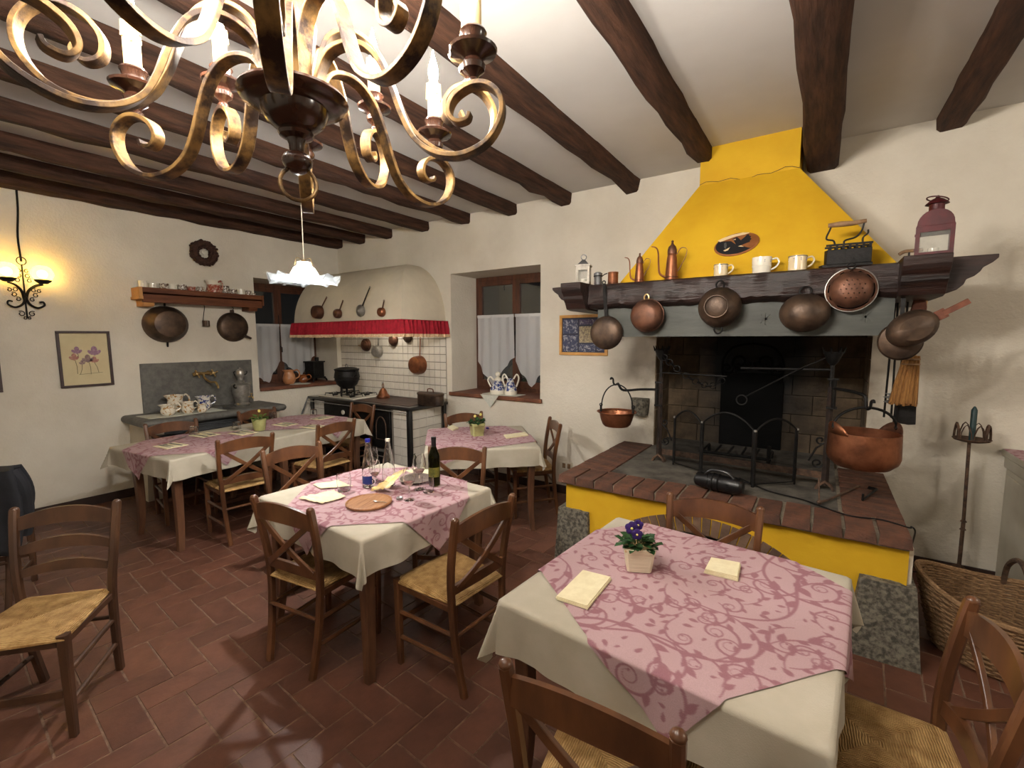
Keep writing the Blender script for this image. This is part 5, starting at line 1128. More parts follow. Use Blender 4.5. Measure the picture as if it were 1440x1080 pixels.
for cx, cy, s, m in ((-.06, .085, .045, iris_a), (.07, .075, .058, iris_a), (-.085, .02, .042, iris_b), (.015, .0, .05, iris_c), (.065, -.012, .04, iris_b), (-.03, -.035, .028, iris_c)):
    blob(cx, cy+.3*s, .42*s, .6*s, m, 'petal'); blob(cx-.5*s, cy-.2*s, .28*s, .5*s, m, 'petal', .0104, .7); blob(cx+.5*s, cy-.2*s, .28*s, .5*s, m, 'petal', .0104, -.7); blob(cx, cy-.35*s, .26*s, .4*s, m, 'petal', .0106)
b = MB()
for x0, y0, x1, y1 in ((-.08, .0, -.07, -.145), (-.03, -.05, -.05, -.15), (.02, -.02, .03, -.155), (.06, -.03, .09, -.14), (-.06, .06, -.055, .02)): b.bar([(x0, y0, .0108), ((x0+x1)/2+.006, (y0+y1)/2, .0108), (x1, y1, .0108)], .004, .0008, up=(1, 0, 0))
b.bar([(-.06, -.152, .0108), (.12, -.14, .0108)], .003, .0008, up=(0, 1, 0)).build('stems', ink_g, pc_, 0)
pc2 = thing('framed_print', 'framed print in a thin dark frame under the glowing wall sconce', 'picture', M=on_wall(Vector((XL, .585, 1.49)), LEFT))
frame_parts(pc2, W, H, .022, .03, frame_dark); MB().bx(-W/2+.012, W/2-.012, -H/2+.012, H/2-.012, .004, .010).build('paper', print_paper, pc2, 0)
# sconce
sc = thing('iron_sconce', 'wrought-iron wall sconce with two glowing amber globes', 'sconce', M=on_wall(Vector((XL+.012, .985, 2.06)), LEFT))
b = MB()
for s in (-1, 1):
    b.bar(catmull([(s*.005, -.02, .02), (s*.02, .06, .03), (s*.06, .11, .07), (s*.11, .13, .10)], 5), .022, .008)
    b.bar(catmull([(s*.0, .02, .03), (s*.02, -.05, .035), (s*.07, -.085, .04), (s*.115, -.06, .04), (s*.11, -.03, .04), (s*.085, -.035, .04)], 5), .018, .008)
    for cx, cy, rr in ((.07, .03, .022), (.095, .07, .018), (.06, .075, .02), (.045, -.01, .02), (.035, -.14, .026), (.03, .20, .022), (.025, .245, .018), (.04, .16, .02), (.015, -.18, .014)):
        b.tube([(s*cx+rr*(1-.6*t)*math.cos(6.5*t+1)*s, cy+rr*(1-.6*t)*math.sin(6.5*t+1), .02) for t in np.linspace(0, 1, 12)], .004, 5)
b.bar([(0, -.18, .012), (0, .30, .012)], .012, .006).ring((0, .335, .014), .034, .004, (.3, 0, 1)).build('scroll_work', iron, sc)
for s in (-1, 1):
    MB(Matrix.Rotation(-PI/2, 4, 'X')).lathe([(0, .0), (.03, .0), (.055, .02), (.062, .035), (.058, .035), (.05, .022), (0, .01)], 20, Matrix.Translation((s*.112, -.10, .135))).build('cup_tray', iron, sc)
    gl = MB().ball((s*.112, .225, .10), .078, 24, 16).build('glass_globe', globe_mat, sc); MB().ball((s*.112, .222, .10), .034, 12, 8).build('bulb', globe_glow, gl)
MB().tube(catmull([(.0, .33, .012), (-.005, .55, .008), (.015, .80, .006), (.02, 1.06, .006)], 5), .008, 7).build('cable', iron, sc)

# ================================================================ chairs
def rush(m, nt, b, tc):
    N, L = nt.nodes, nt.links; s = N.new('ShaderNodeSeparateXYZ'); L.new(tc.outputs['Object'], s.inputs[0])
    def mth(op, a, c=None, v=None):
        n = N.new('ShaderNodeMath'); n.operation = op; L.new(a, n.inputs[0])
        if c is not None: L.new(c, n.inputs[1])
        elif v is not None: n.inputs[1].default_value = v
        return n.outputs[0]
    ax = mth('ABSOLUTE', s.outputs[0]); ay = mth('ABSOLUTE', s.outputs[1]); g = mth('GREATER_THAN', ax, ay)
    mx = N.new('ShaderNodeMix'); mx.data_type = 'FLOAT'; L.new(g, mx.inputs[0]); L.new(s.outputs[1], mx.inputs[2]); L.new(s.outputs[0], mx.inputs[3])
    # strands run across each triangle, parallel to the rail they wrap
    n2 = N.new('ShaderNodeTexNoise'); n2.inputs['Scale'].default_value = 30; L.new(tc.outputs['Object'], n2.inputs['Vector'])
    wv = mth('SINE', mth('ADD', mth('MULTIPLY', mx.outputs[0], v=900.), mth('MULTIPLY', n2.outputs[0], v=9.)))
    r = N.new('ShaderNodeMapRange'); r.inputs[1].default_value = -1; r.inputs[2].default_value = 1; L.new(wv, r.inputs[0])
    old = b.inputs['Base Color'].links[0].from_socket; c = N.new('ShaderNodeMix'); c.data_type = 'RGBA'; c.blend_type = 'MULTIPLY'; c.inputs[0].default_value = 1
    cr = N.new('ShaderNodeMix'); cr.data_type = 'RGBA'; cr.inputs[6].default_value = (.72, .68, .62, 1); cr.inputs[7].default_value = (1, 1, 1, 1); L.new(r.outputs[0], cr.inputs[0])  # gaps between strands darkened in the colour, painting in some shade
    L.new(old, c.inputs[6]); L.new(cr.outputs[2], c.inputs[7]); L.new(c.outputs[2], b.inputs['Base Color'])
    bp = N.new('ShaderNodeBump'); bp.inputs['Strength'].default_value = .7; bp.inputs['Distance'].default_value = .004; L.new(r.outputs[0], bp.inputs['Height']); L.new(bp.outputs[0], b.inputs['Normal'])
rush_mat = mat('rush_seat', (196, 160, 106), .75, col2=(158, 122, 74), scale=22, extra=rush, spec=.3)

def chair_meshes(wood, ladder=False):
    """list of (name, mesh); local: faces +y, back at -y, origin on the floor under the seat centre"""
    out = []
    def put(nm, b, m, sm=40):
        me = b.mesh(nm, sm); me.materials.append(m); out.append((nm, me))
    post = lambda s: catmull([(s*.158, -.235, 0), (s*.172, -.20, .22), (s*.182, -.185, .45), (s*.194, -.195, .62), (s*.203, -.225, .80), (s*.205, -.24, .875)], 4)
    for s in (-1, 1):
        b = MB().bar(post(s), .032, .036, up=(1, 0, 0), ch=.45); b.ball((s*.205, -.24, .876), .0185, 10, 6, (1, 1, .8)); put('back_post', b, wood)
        put('front_leg', MB().bar([(s*.196, .185, 0), (s*.198, .19, .25), (s*.198, .19, .462)], .036, .036, up=(1, 0, 0), scale=lambda t: .78+.3*t, ch=.3), wood)
    yb = lambda z: -.185 if z < .45 else -.185-.055*((z-.45)/.425)**1.4
    xw = lambda z: .180+.022*(z-.45)/.4
    def rail(z0, z1, arch, bow, t=.017):
        P0, P1 = [], []
        for i in range(15):
            u = -1+2*i/14; w_ = xw((z0+z1)/2)*u; y = yb((z0+z1)/2)-bow*(1-u*u); P0.append((w_, y, z0+arch*.55*(1-u*u))); P1.append((w_, y-.004, z1+arch*(1-u*u)))
        b = MB(); v = []; f = []
        for i in range(15):
            a, c = Vector(P0[i]), Vector(P1[i]); d = Vector((0, t/2, 0)); v += [a-d, a+d, c+d*.9, c-d*.9]
        for i in range(14):
            for k in range(4): f.append((i*4+k, i*4+(k+1) % 4, i*4+4+(k+1) % 4, i*4+4+k))
        f += [(3, 2, 1, 0), (56, 57, 58, 59)]; return b.add(v, f)
    if not ladder:
        put('top_rail', rail(.765, .845, .035, .022), wood); put('lower_rail', rail(.50, .545, .02, .018, .02), wood)
        for s in (-1, 1):
            p = catmull([(-s*.172, yb(.77)-.012, .785), (-s*.088, yb(.71)-.022+s*.004, .716), (0, yb(.645)-.026+s*.006, .645), (s*.085, yb(.585)-.022+s*.004, .582), (s*.158, yb(.53)-.012, .53)], 4)
            put('cross_slat', MB().bar(p, .030, .014, up=(0, 0, 1) if False else (.55*s, 0, .83), ch=.3), wood)
        put('front_stretcher', MB().bar([(-.19, .19, .235), (.19, .19, .235)], .012, .03, up=(0, 1, 0)), wood)
    else:
        put('top_rail', rail(.775, .835, .04, .02), wood); put('back_slat', rail(.66, .70, .035, .02), wood); put('back_slat', rail(.555, .59, .03, .02), wood)
        put('front_stretcher', MB().bar([(-.19, .19, .20), (.19, .19, .20)], .012, .034, up=(0, 1, 0)), wood)
    put('back_stretcher', MB().tube([(-.17, -.205, .30), (.17, -.205, .30)], .010), wood)
    for s in (-1, 1):
        for z in (.15, .285): put('side_stretcher', MB().tube([(s*(.166+.02*z), -.215+.02*z, z+.01), (s*.196, .185, z)], .0115), wood)
        put('seat_rail', MB().bar([(s*.18, -.185, .425), (s*.197, .19, .425)], .018, .03, up=(1, 0, 0)), wood)
    put('seat_rail', MB().bar([(-.19, .19, .425), (.19, .19, .425)], .018, .03, up=(0, 1, 0)), wood)
    # seat: trapezoid cushion of woven rush, wrapped over its rails
    n = 22; top = []; bot = []
    for i in range(n+1):
        u = -1+2*i/n; r1, r2 = [], []
        for j in range(n+1):
            v = -1+2*j/n; e = max(abs(u), abs(v)); hw = (.196+.020*v)
            x = u*hw*(1-.02*(abs(v)**8)); y = v*.205+.005
            ed = max(0, (e-.84)/.16); dip = .010*(1-e)**.7; cr = .0035*math.exp(-((abs(u)-abs(v))/.05)**2)
            fl = .008*(1-abs(u)**3)*(1 if v > .95 else 0)
            r1.append((x, y+fl, .468-dip*.6-cr-.016*ed*ed)); r2.append((x, y+fl, .432+.012*ed*ed if e > .84 else .434))
        top.append(r1); bot.append(r2)
    b = MB().grid(top).grid([row[::-1] for row in bot]); N_ = (n+1)*(n+1)
    ringi = [(0, j) for j in range(n+1)] + [(i, n) for i in range(1, n+1)] + [(n, j) for j in range(n-1, -1, -1)] + [(i, 0) for i in range(n-1, 0, -1)]
    for a in range(len(ringi)):
        (i, j), (k, l) = ringi[a], ringi[(a+1) % len(ringi)]
        b.f.append((i*(n+1)+j, k*(n+1)+l, N_+k*(n+1)+(n-l), N_+i*(n+1)+(n-j)))
    put('rush_seat', b, rush_mat, 60)
    return out
CM, CL = chair_meshes(chair_wood), chair_meshes(dark_chair, True)
def chair(x, y, deg, label, meshes=CM, dx=0):
    """x, y: middle of the top rail; deg: heading the chair faces"""
    a = math.radians(deg)-PI/2
    d = Vector((math.cos(a+PI/2), math.sin(a+PI/2), 0)); o = Vector((x, y, 0))+d*.235
    r = thing('dining_chair', label, 'chair', o, a, 'rush-seated wooden chairs')
    for nm, me in meshes: inst(me, nm, r)
    return r
chair(-2.158, 1.155, 98, 'cross-back rush chair at the glass-laden table facing the range')
chair(-1.292, 1.67, 176, 'cross-back rush chair at the glass-laden table between it and the pansy table')
chair(-2.19, 2.50, -62, 'cross-back rush chair behind the wine bottle at the glass-laden table')
chair(-3.2345, 1.834, -9, 'cross-back rush chair back to back with the long table')
chair(-3.89, 1.814, 172, 'cross-back rush chair at the long table by the end with cutlery on a napkin')
chair(-3.856, 2.643, 182, 'cross-back rush chair at the long table nearer the range')
chair(-5.225, 1.755, -4, 'cross-back rush chair at the long table before the painted jugs')
chair(-5.32, 2.622, 3, 'cross-back rush chair at the long table before the samovar')
chair(-4.655, 3.56, -88, 'cross-back rush chair at the head of the long table by the range doors')
chair(-3.1625, 3.723, -31, 'cross-back rush chair at the corner table between range and window')
chair(-2.119, 3.8555, -137, 'cross-back rush chair at the corner table beside the wall socket')
chair(-.40, 2.3545, -86, 'cross-back rush chair between the pansy table and the hearth')
chair(-.4025, .88, 94, 'cross-back rush chair pulled up to the pansy table opposite the hearth')
chair(.435, 1.68, 184, 'cross-back rush chair at the pansy table on the wicker basket side')
chair(-2.994, .5485, -41, 'dark ladder-back chair with three slats standing alone on the floor', CL)
# chair with a jacket
jc = chair(-4.15, .30, 160, 'dark ladder-back chair with a black jacket over its back', CL)
jm = jc.matrix_basis.copy()
jk = thing('black_jacket', 'black jacket draped over a chair back by the plain wall', 'jacket', M=Matrix.Translation(jc.location) @ Matrix.Rotation(jc.rotation_euler.z, 4, 'Z'))
P = []
for i in range(25):
    t = i/24; row = []
    for j in range(21):
        u = -1+2*j/20; sw_ = .25+.05*math.sin(PI*min(1, abs(t-.5)*2))
        z = .915-.02*u*u+.012*math.sin(6*u)
        ang = (t-.5)*2
        drop = max(0, abs(ang)-.08)/.92
        yy = -.245+(.05+.05*drop+.018*math.sin(7*u+3*t))*(1 if ang > 0 else -1)*min(1, abs(ang)/.08)
        row.append((u*sw_+.008*math.sin(9*t+2*u), yy, z-drop*(.52 if ang < 0 else .42)-.02*math.sin(5*u+1)*drop))
    P.append(row)
o = MB().grid(P).build('jacket_body', black_cloth, jk, 60); md = o.modifiers.new('thickness', 'SOLIDIFY'); md.thickness = .02; md.offset = 1
for s in (-1, 1): MB().tube(catmull([(s*.24, -.27, .88), (s*.285, -.29, .78), (s*.29, -.28, .62), (s*.27, -.26, .48)], 5), [.045-.0008*i for i in range(16)], 10).build('sleeve', black_cloth, jk)
MB().tube(catmull([(-.12, -.20, .93), (0, -.28, .955), (.12, -.20, .93)], 5), .026, 8).build('collar', black_cloth, jk)

# ================================================================ tables and cloths
TZ = .755
def table(label, cx, cy, deg, hx, hy, legs=None):
    r = thing('dining_table', label, 'table', (cx, cy, 0), math.radians(deg), 'clothed dining tables')
    MB().bx(-hx, hx, -hy, hy, TZ-.028, TZ).build('table_top', table_wood, r, bevel=.004)
    for s in (-1, 1):
        MB().bx(-hx+.07, hx-.07, s*(hy-.06)-.011, s*(hy-.06)+.011, TZ-.12, TZ-.028).build('apron', table_wood, r, 0); MB().bx(s*(hx-.06)-.011, s*(hx-.06)+.011, -hy+.07, hy-.07, TZ-.12, TZ-.028).build('apron', table_wood, r, 0)
    for lx, ly in legs or [(sx*(hx-.055), sy*(hy-.055)) for sx in (-1, 1) for sy in (-1, 1)]:
        sx, sy = (1 if lx > 0 else -1), (1 if ly > 0 else -1)
        P = catmull([(lx, ly, TZ-.028), (lx, ly, .60), (lx-sx*.006, ly-sy*.006, .35), (lx-sx*.002, ly-sy*.002, .15), (lx+sx*.012, ly+sy*.012, 0)], 4)
        MB().bar(P, .066, .066, up=(1, 0, 0), scale=lambda t: 1-.36*t, ch=.14).build('leg', table_wood, r)
    return r
# damask raster, drawn once: scrolling stems, curls and flame-shaped leaves, periodic over DP metres
DN, DP = 640, .80
ras = np.zeros((DN, DN), np.float32)
DR = random.Random(11)
def stamp(x, y, rad):
    r = rad/DP*DN; cx, cy = x/DP*DN, y/DP*DN; n = int(r)+2
    ii = np.arange(int(cx)-n, int(cx)+n+1); jj = np.arange(int(cy)-n, int(cy)+n+1)
    d = np.hypot(ii[:, None]-cx, jj[None, :]-cy); val = np.clip(r+.6-d, 0, 1).astype(np.float32)
    ix = np.ix_(ii % DN, jj % DN); ras[ix] = np.maximum(ras[ix], val)
def path(x, y, a, L, kf, n):
    out = []
    for i in range(n):
        t = i/(n-1); a += kf(t)*L/n; x += math.cos(a)*L/n; y += math.sin(a)*L/n; out.append((x, y, a))
    return out
def draw(P, wf):
    n = len(P)
    for i, (x, y, _) in enumerate(P): stamp(x, y, wf(i/(n-1)))
def leaf(x, y, a, L, sg):
    """flame-shaped leaf: fat belly, pointed tip that curls over"""
    P = path(x, y, a, L, lambda t: sg*(-6+22*t*t)*.06/L, 34); draw(P, lambda t: L*(.25*math.sin(PI*min(1, t*1.02+.02)**.62)**1.3+.006))
def curl(x, y, a, r0, sg, leaves=True, w0=.0042):
    L = r0*6.2; P = path(x, y, a, L, lambda t: sg*(1.1+11.5*t**2.2)/(r0*2.4), int(90+L*500))
    draw(P, lambda t: w0*(.25+.9*math.sin(PI*min(1, .12+t*.9))**1.2)*.8); stamp(P[-1][0], P[-1][1], w0*.9)
    if leaves:
        for t, k in ((.10, .8), (.26, .95), (.44, .7)):
            u, v, an = P[int(t*len(P))]; leaf(u, v, an-sg*.75, r0*.72*k, -sg)
        u, v, an = P[int(.2*len(P))]; leaf(u, v, an+sg*.7, r0*.42, sg)
    return P
for k in range(3):                                   # long wandering stems
    x, y = DR.random()*DP, DP*(k+.3)/3; a = .5
    P = path(x, y, a, 1.15, lambda t, k=k: 7.5*math.sin(2*PI*(t*1.5+k*.3)), 900)
    draw(P, lambda t: .0026+.0022*math.sin(PI*t))
    for i in range(7):
        u, v, an = P[int((i+.5)/7*899)]; sg = 1 if i % 2 else -1; curl(u, v, an+sg*.35, DR.uniform(.052, .085), sg)
pts = []
for _ in range(900):                                 # free curls wherever there is room
    x, y = DR.random()*DP, DR.random()*DP; i, j = int(x/DP*DN), int(y/DP*DN); w_ = 30
    ix = np.ix_(np.arange(i-w_, i+w_) % DN, np.arange(j-w_, j+w_) % DN)
    if ras[ix].mean() < .035: curl(x, y, DR.random()*6.3, DR.uniform(.032, .055), DR.choice((-1, 1)), True, .0034)
for _ in range(1500):                                # small leaves and ticks in the last gaps
    x, y = DR.random()*DP, DR.random()*DP; i, j = int(x/DP*DN), int(y/DP*DN); w_ = 13
    ix = np.ix_(np.arange(i-w_, i+w_) % DN, np.arange(j-w_, j+w_) % DN)
    if ras[ix].max() < .3: leaf(x, y, DR.random()*6.3, DR.uniform(.014, .03), DR.choice((-1, 1)))
def pink(m, nt, b, tc):
    N, L = nt.nodes, nt.links; at_ = N.new('ShaderNodeAttribute'); at_.attribute_name = 'damask'
    mx = N.new('ShaderNodeMix'); mx.data_type = 'RGBA'; mx.inputs[6].default_value = lin((196, 163, 166)); mx.inputs[7].default_value = lin((162, 114, 123))
    L.new(at_.outputs['Fac'], mx.inputs[0])
    n = N.new('ShaderNodeTexNoise'); n.inputs['Scale'].default_value = 420; L.new(tc.outputs['Object'], n.inputs['Vector'])
    m2 = N.new('ShaderNodeMix'); m2.data_type = 'RGBA'; m2.blend_type = 'MULTIPLY'; m2.inputs[0].default_value = .35; L.new(mx.outputs[2], m2.inputs[6]); L.new(n.outputs['Fac'], m2.inputs[7]); L.new(m2.outputs[2], b.inputs['Base Color'])
pink_mat = mat('pink_damask', (208, 166, 172), .85, spec=.2, bump=.1, bscale=300, extra=pink)

def cloth(name, label, tbl, hx, hy, ax, ay, rot, off, zl, n, seed, group, pattern=False, lay=None):
    """rectangle of half size ax*ay, turned by rot about off, laid over the table and hanging down its sides"""
    rs = np.random.default_rng(int(abs(tbl.location[0])*100)); ph = rs.uniform(0, 6, 8); lay = zl-TZ if lay is None else lay
    u = np.linspace(-1, 1, n+1); U, V = np.meshgrid(u*ax, u*ay*1.0, indexing='ij'); cr, sr = math.cos(rot), math.sin(rot)
    X = U*cr-V*sr+off[0]; Y = U*sr+V*cr+off[1]
    qx, qy = np.clip(X, -hx, hx), np.clip(Y, -hy, hy); dx, dy = X-qx, Y-qy; d = np.hypot(dx, dy); dd = np.maximum(d, 1e-9)
    nxv, nyv = dx/dd, dy/dd
    corner = 2*np.abs(nxv*nyv)                       # 1 on the corner diagonals
    per = np.arctan2(qy/hy, qx/hx)*1.5
    along = np.where(np.abs(dx) > np.abs(dy), Y, X)
    fold = .5*np.sin(along*17+ph[0])+.35*np.sin(along*31+ph[1])+.25*np.sin(along*9+ph[2])
    r0 = .010
    bend = np.where(d < r0*PI/2, r0*np.sin(np.clip(d/r0, 0, PI/2)), r0)
    out = bend + 1.6*lay*np.clip(d/.01, 0, 1) + np.maximum(d-r0, 0)*(.02+.22*corner**1.5) + np.maximum(d-.02, 0)*.11*fold*(1-corner)
    ang = np.arctan2(np.abs(dy), np.abs(dx)); out += np.maximum(d-.03, 0)*corner*.16*np.sin(ang*10+ph[3])
    out = np.maximum(out, 1.6*lay*np.clip(d/.01, 0, 1)+.002*(d > 0))
    drop = np.where(d < r0*PI/2, r0*(1-np.cos(np.clip(d/r0, 0, PI/2))), r0+(d-r0*PI/2)*(1-.12*corner))
    Z = zl-drop+ (.0012*np.sin(X*23+ph[4])*np.sin(Y*19+ph[5]))*(d <= 0)
    PX, PY = qx+nxv*out, qy+nyv*out
    co = np.stack([PX, PY, Z], -1).reshape(-1, 3)
    me = bpy.data.meshes.new(name); idx = np.arange((n+1)*(n+1)).reshape(n+1, n+1)
    f = np.stack([idx[:-1, :-1], idx[1:, :-1], idx[1:, 1:], idx[:-1, 1:]], -1).reshape(-1, 4)
    me.from_pydata(co.tolist(), [], f.tolist())
    for p in me.polygons: p.use_smooth = True
    if pattern:
        a = me.attributes.new('damask', 'FLOAT', 'POINT')
        iu = ((U.reshape(-1)*.78+.13*seed) % DP)/DP*DN; iv = ((V.reshape(-1)*.78+.07*seed) % DP)/DP*DN
        i0, j0 = np.floor(iu).astype(int), np.floor(iv).astype(int); fu, fv = iu-i0, iv-j0
        S = lambda i, j: ras[i % DN, j % DN]
        val = S(i0, j0)*(1-fu)*(1-fv)+S(i0+1, j0)*fu*(1-fv)+S(i0, j0+1)*(1-fu)*fv+S(i0+1, j0+1)*fu*fv
        a.data.foreach_set('value', val.astype(np.float32))
    o = bpy.data.objects.new(name, me); COL.objects.link(o); me.materials.append(pink_mat if pattern else cloth_white)
    o.location = tbl.location; o.rotation_euler = tbl.rotation_euler
    return tag(o, label, 'tablecloth', group)
GW, GP = 'white under-cloths', 'pink damask overlays'
R45 = math.radians
t1 = table('square dining table with the pansy pot, before the hearth', -.38, 1.68, -4.3, .475, .47)
cloth('tablecloth', 'white cloth under the pink overlay of the pansy table', t1, .475, .47, .475+.195, .47+.195, 0, (0, 0), TZ+.004, 110, 1, GW)
cloth('table_overlay', 'pink damask overlay on the pansy table before the hearth', t1, .475, .47, .515, .515, R45(-35), (.004, .06), TZ+.008, 270, 2, GP, True)
t2 = table('square dining table crowded with glasses and bottles', -2.18, 1.755, -2.5, .49, .455)
cloth('tablecloth', 'white cloth under the pink overlay of the table with the wine bottle', t2, .49, .455, .49+.185, .455+.185, 0, (0, 0), TZ+.004, 110, 3, GW)
cloth('table_overlay', 'pink damask overlay on the table with the wine bottle', t2, .49, .455, .50, .50, R45(44), (.03, .03), TZ+.008, 210, 4, GP, True)
t3 = table('long dining table laid with napkins and cutlery along the side wall', -4.682, 2.276, 6.5, .475, .985, [(-.22, -.92), (.42, -.93), (-.42, .93), (.42, .93), (.42, 0), (-.42, 0)])
cloth('tablecloth', 'long white cloth under two pink overlays on the long table', t3, .475, .985, .475+.165, .985+.165, 0, (.01, 0), TZ+.004, 130, 5, GW)
cloth('table_overlay', 'pink damask overlay on the free end of the long table', t3, .475, .985, .45, .45, R45(45), (-.01, -.585), TZ+.008, 150, 6, GP, True)
cloth('table_overlay', 'pink damask overlay on the range end of the long table', t3, .475, .985, .45, .45, R45(45), (-.01, .585), TZ+.0095, 150, 7, GP, True)
t4 = table('square dining table set cornerwise by the back window', -2.63, 3.32, 42.5, .475, .475)
cloth('tablecloth', 'white cloth under the pink overlay of the table by the back window', t4, .475, .475, .475+.17, .475+.17, 0, (0, 0), TZ+.004, 90, 8, GW)
cloth('table_overlay', 'pink damask overlay on the table by the back window', t4, .475, .475, .50, .50, R45(20), (-.06, .03), TZ+.008, 150, 9, GP, True)
# runner on the cabinet
o = cloth('cabinet_runner', 'pink damask runner lying on the grey cabinet', cb_, .48, .35, .487, .345, 0, (0, 0), .948, 90, 3, None, True, .002)
o['label'] = 'pink damask runner lying on the grey cabinet'; o['category'] = 'runner'

# ================================================================ on the tables
ZT = TZ+.0105
def onT(x, y): q = at(x, y, 2, ZT); return Vector((q.x, q.y, ZT))
def napkin(label, corners, h=.012, layers=3, group='folded paper napkins', wrinkle=0.):
    """corners: four photo pixels of the folded napkin on the table"""
    c = [onT(*p) for p in corners]; m = sum(c, Vector())/4; r = thing('napkin', label, 'napkin', m, 0, group)
    for k in range(layers):
        s = 1-.012*k; z0, z1 = k*h/layers, (k+1)*h/layers-.0006
        q = [(p-m)*s+Vector((random.gauss(0, .0015), random.gauss(0, .0015), 0)) for p in c]
        MB().hexa([(p.x, p.y, z0) for p in q], [(p.x, p.y, z1+random.random()*.0015) for p in q]).build('fold', napkin_paper, r, 0)
    return r
def sheet(name, label, cat, c, poly, m, bump, seed, rz=0, z=0, group=None):
    """crumpled paper: fan-gridded polygon with creases"""
    rs = random.Random(seed); n = 9; P = []
    A, B_, C_, D_ = [Vector((*p, 0)) for p in poly]
    for i in range(n+1):
        row = []
        for j in range(n+1):
            p = A.lerp(B_, i/n).lerp(D_.lerp(C_, i/n), j/n); e = min(i, n-i, j, n-j)/n
            row.append((p.x, p.y, .002+z+bump*(abs(math.sin(i*1.3+seed))*.6+abs(math.sin(j*1.7+seed*2))*.4)*rs.uniform(.5, 1.2)))
        P.append(row)
    o = MB().grid(P).build(name, m, smooth=20, loc=c); o.rotation_euler.z = rz; md = o.modifiers.new('thickness', 'SOLIDIFY'); md.thickness = .0016; md.offset = 1
    return tag(o, label, cat, group)
napkin('folded cream napkin on the pansy table beside the empty cloth corner', [(781, 843), (826, 858), (860, 815), (820, 805)])
napkin('small stack of folded cream napkins on the pansy table nearer the hearth', [(990, 806), (1038, 818), (1042, 797), (999, 789)], .018, 5)
def plant(name, label, p, W, H, potm, leafm, flowers, petm, nleaf, spread, round_=False, rz=.5):
    r = thing(name, label, 'plant', p, rz)
    if round_: MB().shell([(W*.36, 0), (W*.38, .003), (W*.5, H*.95), (W*.52, H)], .004, 24).build('pot', potm, r)
    else:
        a, c = W*.40, W*.5; P = []
        for z, h in ((0, a), (H*.8, c*.98), (H*.82, c*1.02), (H, c*1.04), (H, c*.9), (H*.85, c*.88)):
            P.append([(h*(1 if k in (0, 3) else -1) if False else h*sx, h*sy, z) for k, (sx, sy) in enumerate(((1, .82), (.82, 1), (-.82, 1), (-1, .82), (-1, -.82), (-.82, -1), (.82, -1), (1, -.82), (1, .82)))])
        MB().grid(P).add([(a*sx, a*sy, .0) for sx, sy in ((1, .82), (.82, 1), (-.82, 1), (-1, .82), (-1, -.82), (-.82, -1), (.82, -1), (1, -.82))], [tuple(range(8))]).build('pot', potm, r, 40)
        MB().bx(-c*1.0, c*1.0, -c*1.0, c*1.0, H*.84, H*.99).build('pot_rim', mat('tan_rim', (202, 170, 126), .6), r, bevel=.006) if petm is petal_violet else None
    MB().lathe([(0, H*.88), (W*.44, H*.88), (W*.44, H*.9), (0, H*.93)], 16).build('soil', soil, r)
    lf = MB().add([(0, 0, 0), (.012, .012, .004), (.013, .03, .006), (0, .042, .0), (-.013, .03, .006), (-.012, .012, .004), (0, .02, -.002)], [(0, 1, 6), (1, 2, 6), (2, 3, 6), (3, 4, 6), (4, 5, 6), (5, 0, 6)]).mesh('leaf', 60); lf.materials.append(leafm)
    for k in range(nleaf):
        a = random.random()*2*PI; rr = spread*math.sqrt(random.random()); z = H*.95+random.random()*spread*.75*(1.2-rr/spread)
        inst(lf, 'leaf', r, Matrix.Translation((rr*math.cos(a), rr*math.sin(a), z)) @ Matrix.Rotation(a-PI/2+random.gauss(0, .5), 4, 'Z') @ Matrix.Rotation(random.uniform(-.5, .6), 4, 'X') @ Matrix.Scale(random.uniform(.7, 1.15)*(spread/.055), 4))
    b = MB()
    for k in range(8): a = k*.8; b.tube([(.3*W*math.cos(a)*.3, .3*W*math.sin(a)*.3, H*.88), (spread*.6*math.cos(a), spread*.6*math.sin(a), H+spread*.7)], .0016, 4)
    b.build('stems', leafm, r)
    for fx, fy, fz, s, m in flowers:
        b = MB()
        for k in range(5):
            a = k*2*PI/5+.3; b.ball((fx+s*.55*math.cos(a), fy, fz+s*.55*math.sin(a)), s*.62, 9, 6, (1, .28, 1))
        f_ = b.build('bloom', m, r, 60); MB().ball((fx, fy-s*.2, fz), s*.22, 8, 6).build('bloom_eye', petal_yellow, f_); MB().tube([(fx, fy+.004, fz), (fx*.5, fy*.5, H)], .0016, 4).build('bloom_stem', leafm, f_)
    return r
plant('potted_pansy', 'violet pansy in a square ribbed cream pot', onT(897, 797), .116, .096, pot_cream, leaf_mat, [(-.030, -.02, .168, .024, petal_violet), (-.004, -.004, .176, .019, petal_violet), (-.012, -.04, .152, .020, petal_violet)], petal_violet, 64, .058, rz=.45)
plant('potted_primrose', 'small yellow-flowered plant in a celadon pot on the long table', onT(365, 605), .135, .12, pot_green, leaf_light, [(.02, -.02, .20, .014, petal_yellow)], petal_yellow, 34, .06, True)
plant('potted_primrose', 'green plant in a square celadon pot on the table by the back window', onT(671, 612), .125, .12, pot_green, leaf_mat, [(-.03, -.03, .19, .012, petal_yellow), (.03, -.02, .2, .012, petal_yellow)], petal_yellow, 40, .062, False, 1.0)
tag(MB().ball((0, 0, .008), .012, 8, 5).ball((.01, .004, .007), .010, 8, 5).build('fallen_bloom', petal_violet, loc=onT(685, 603)), 'tiny fallen violet bloom on the table by the back window', 'flower')
napkin('cream napkin lying on the back-window table beside its hood-side chair', [(629, 602), (637, 606), (645, 603), (636, 599)], .014, 3)
napkin('long folded cream napkin near the wall edge of the back-window table', [(708, 613), (712, 617), (743, 613), (738, 609)], .012, 3)

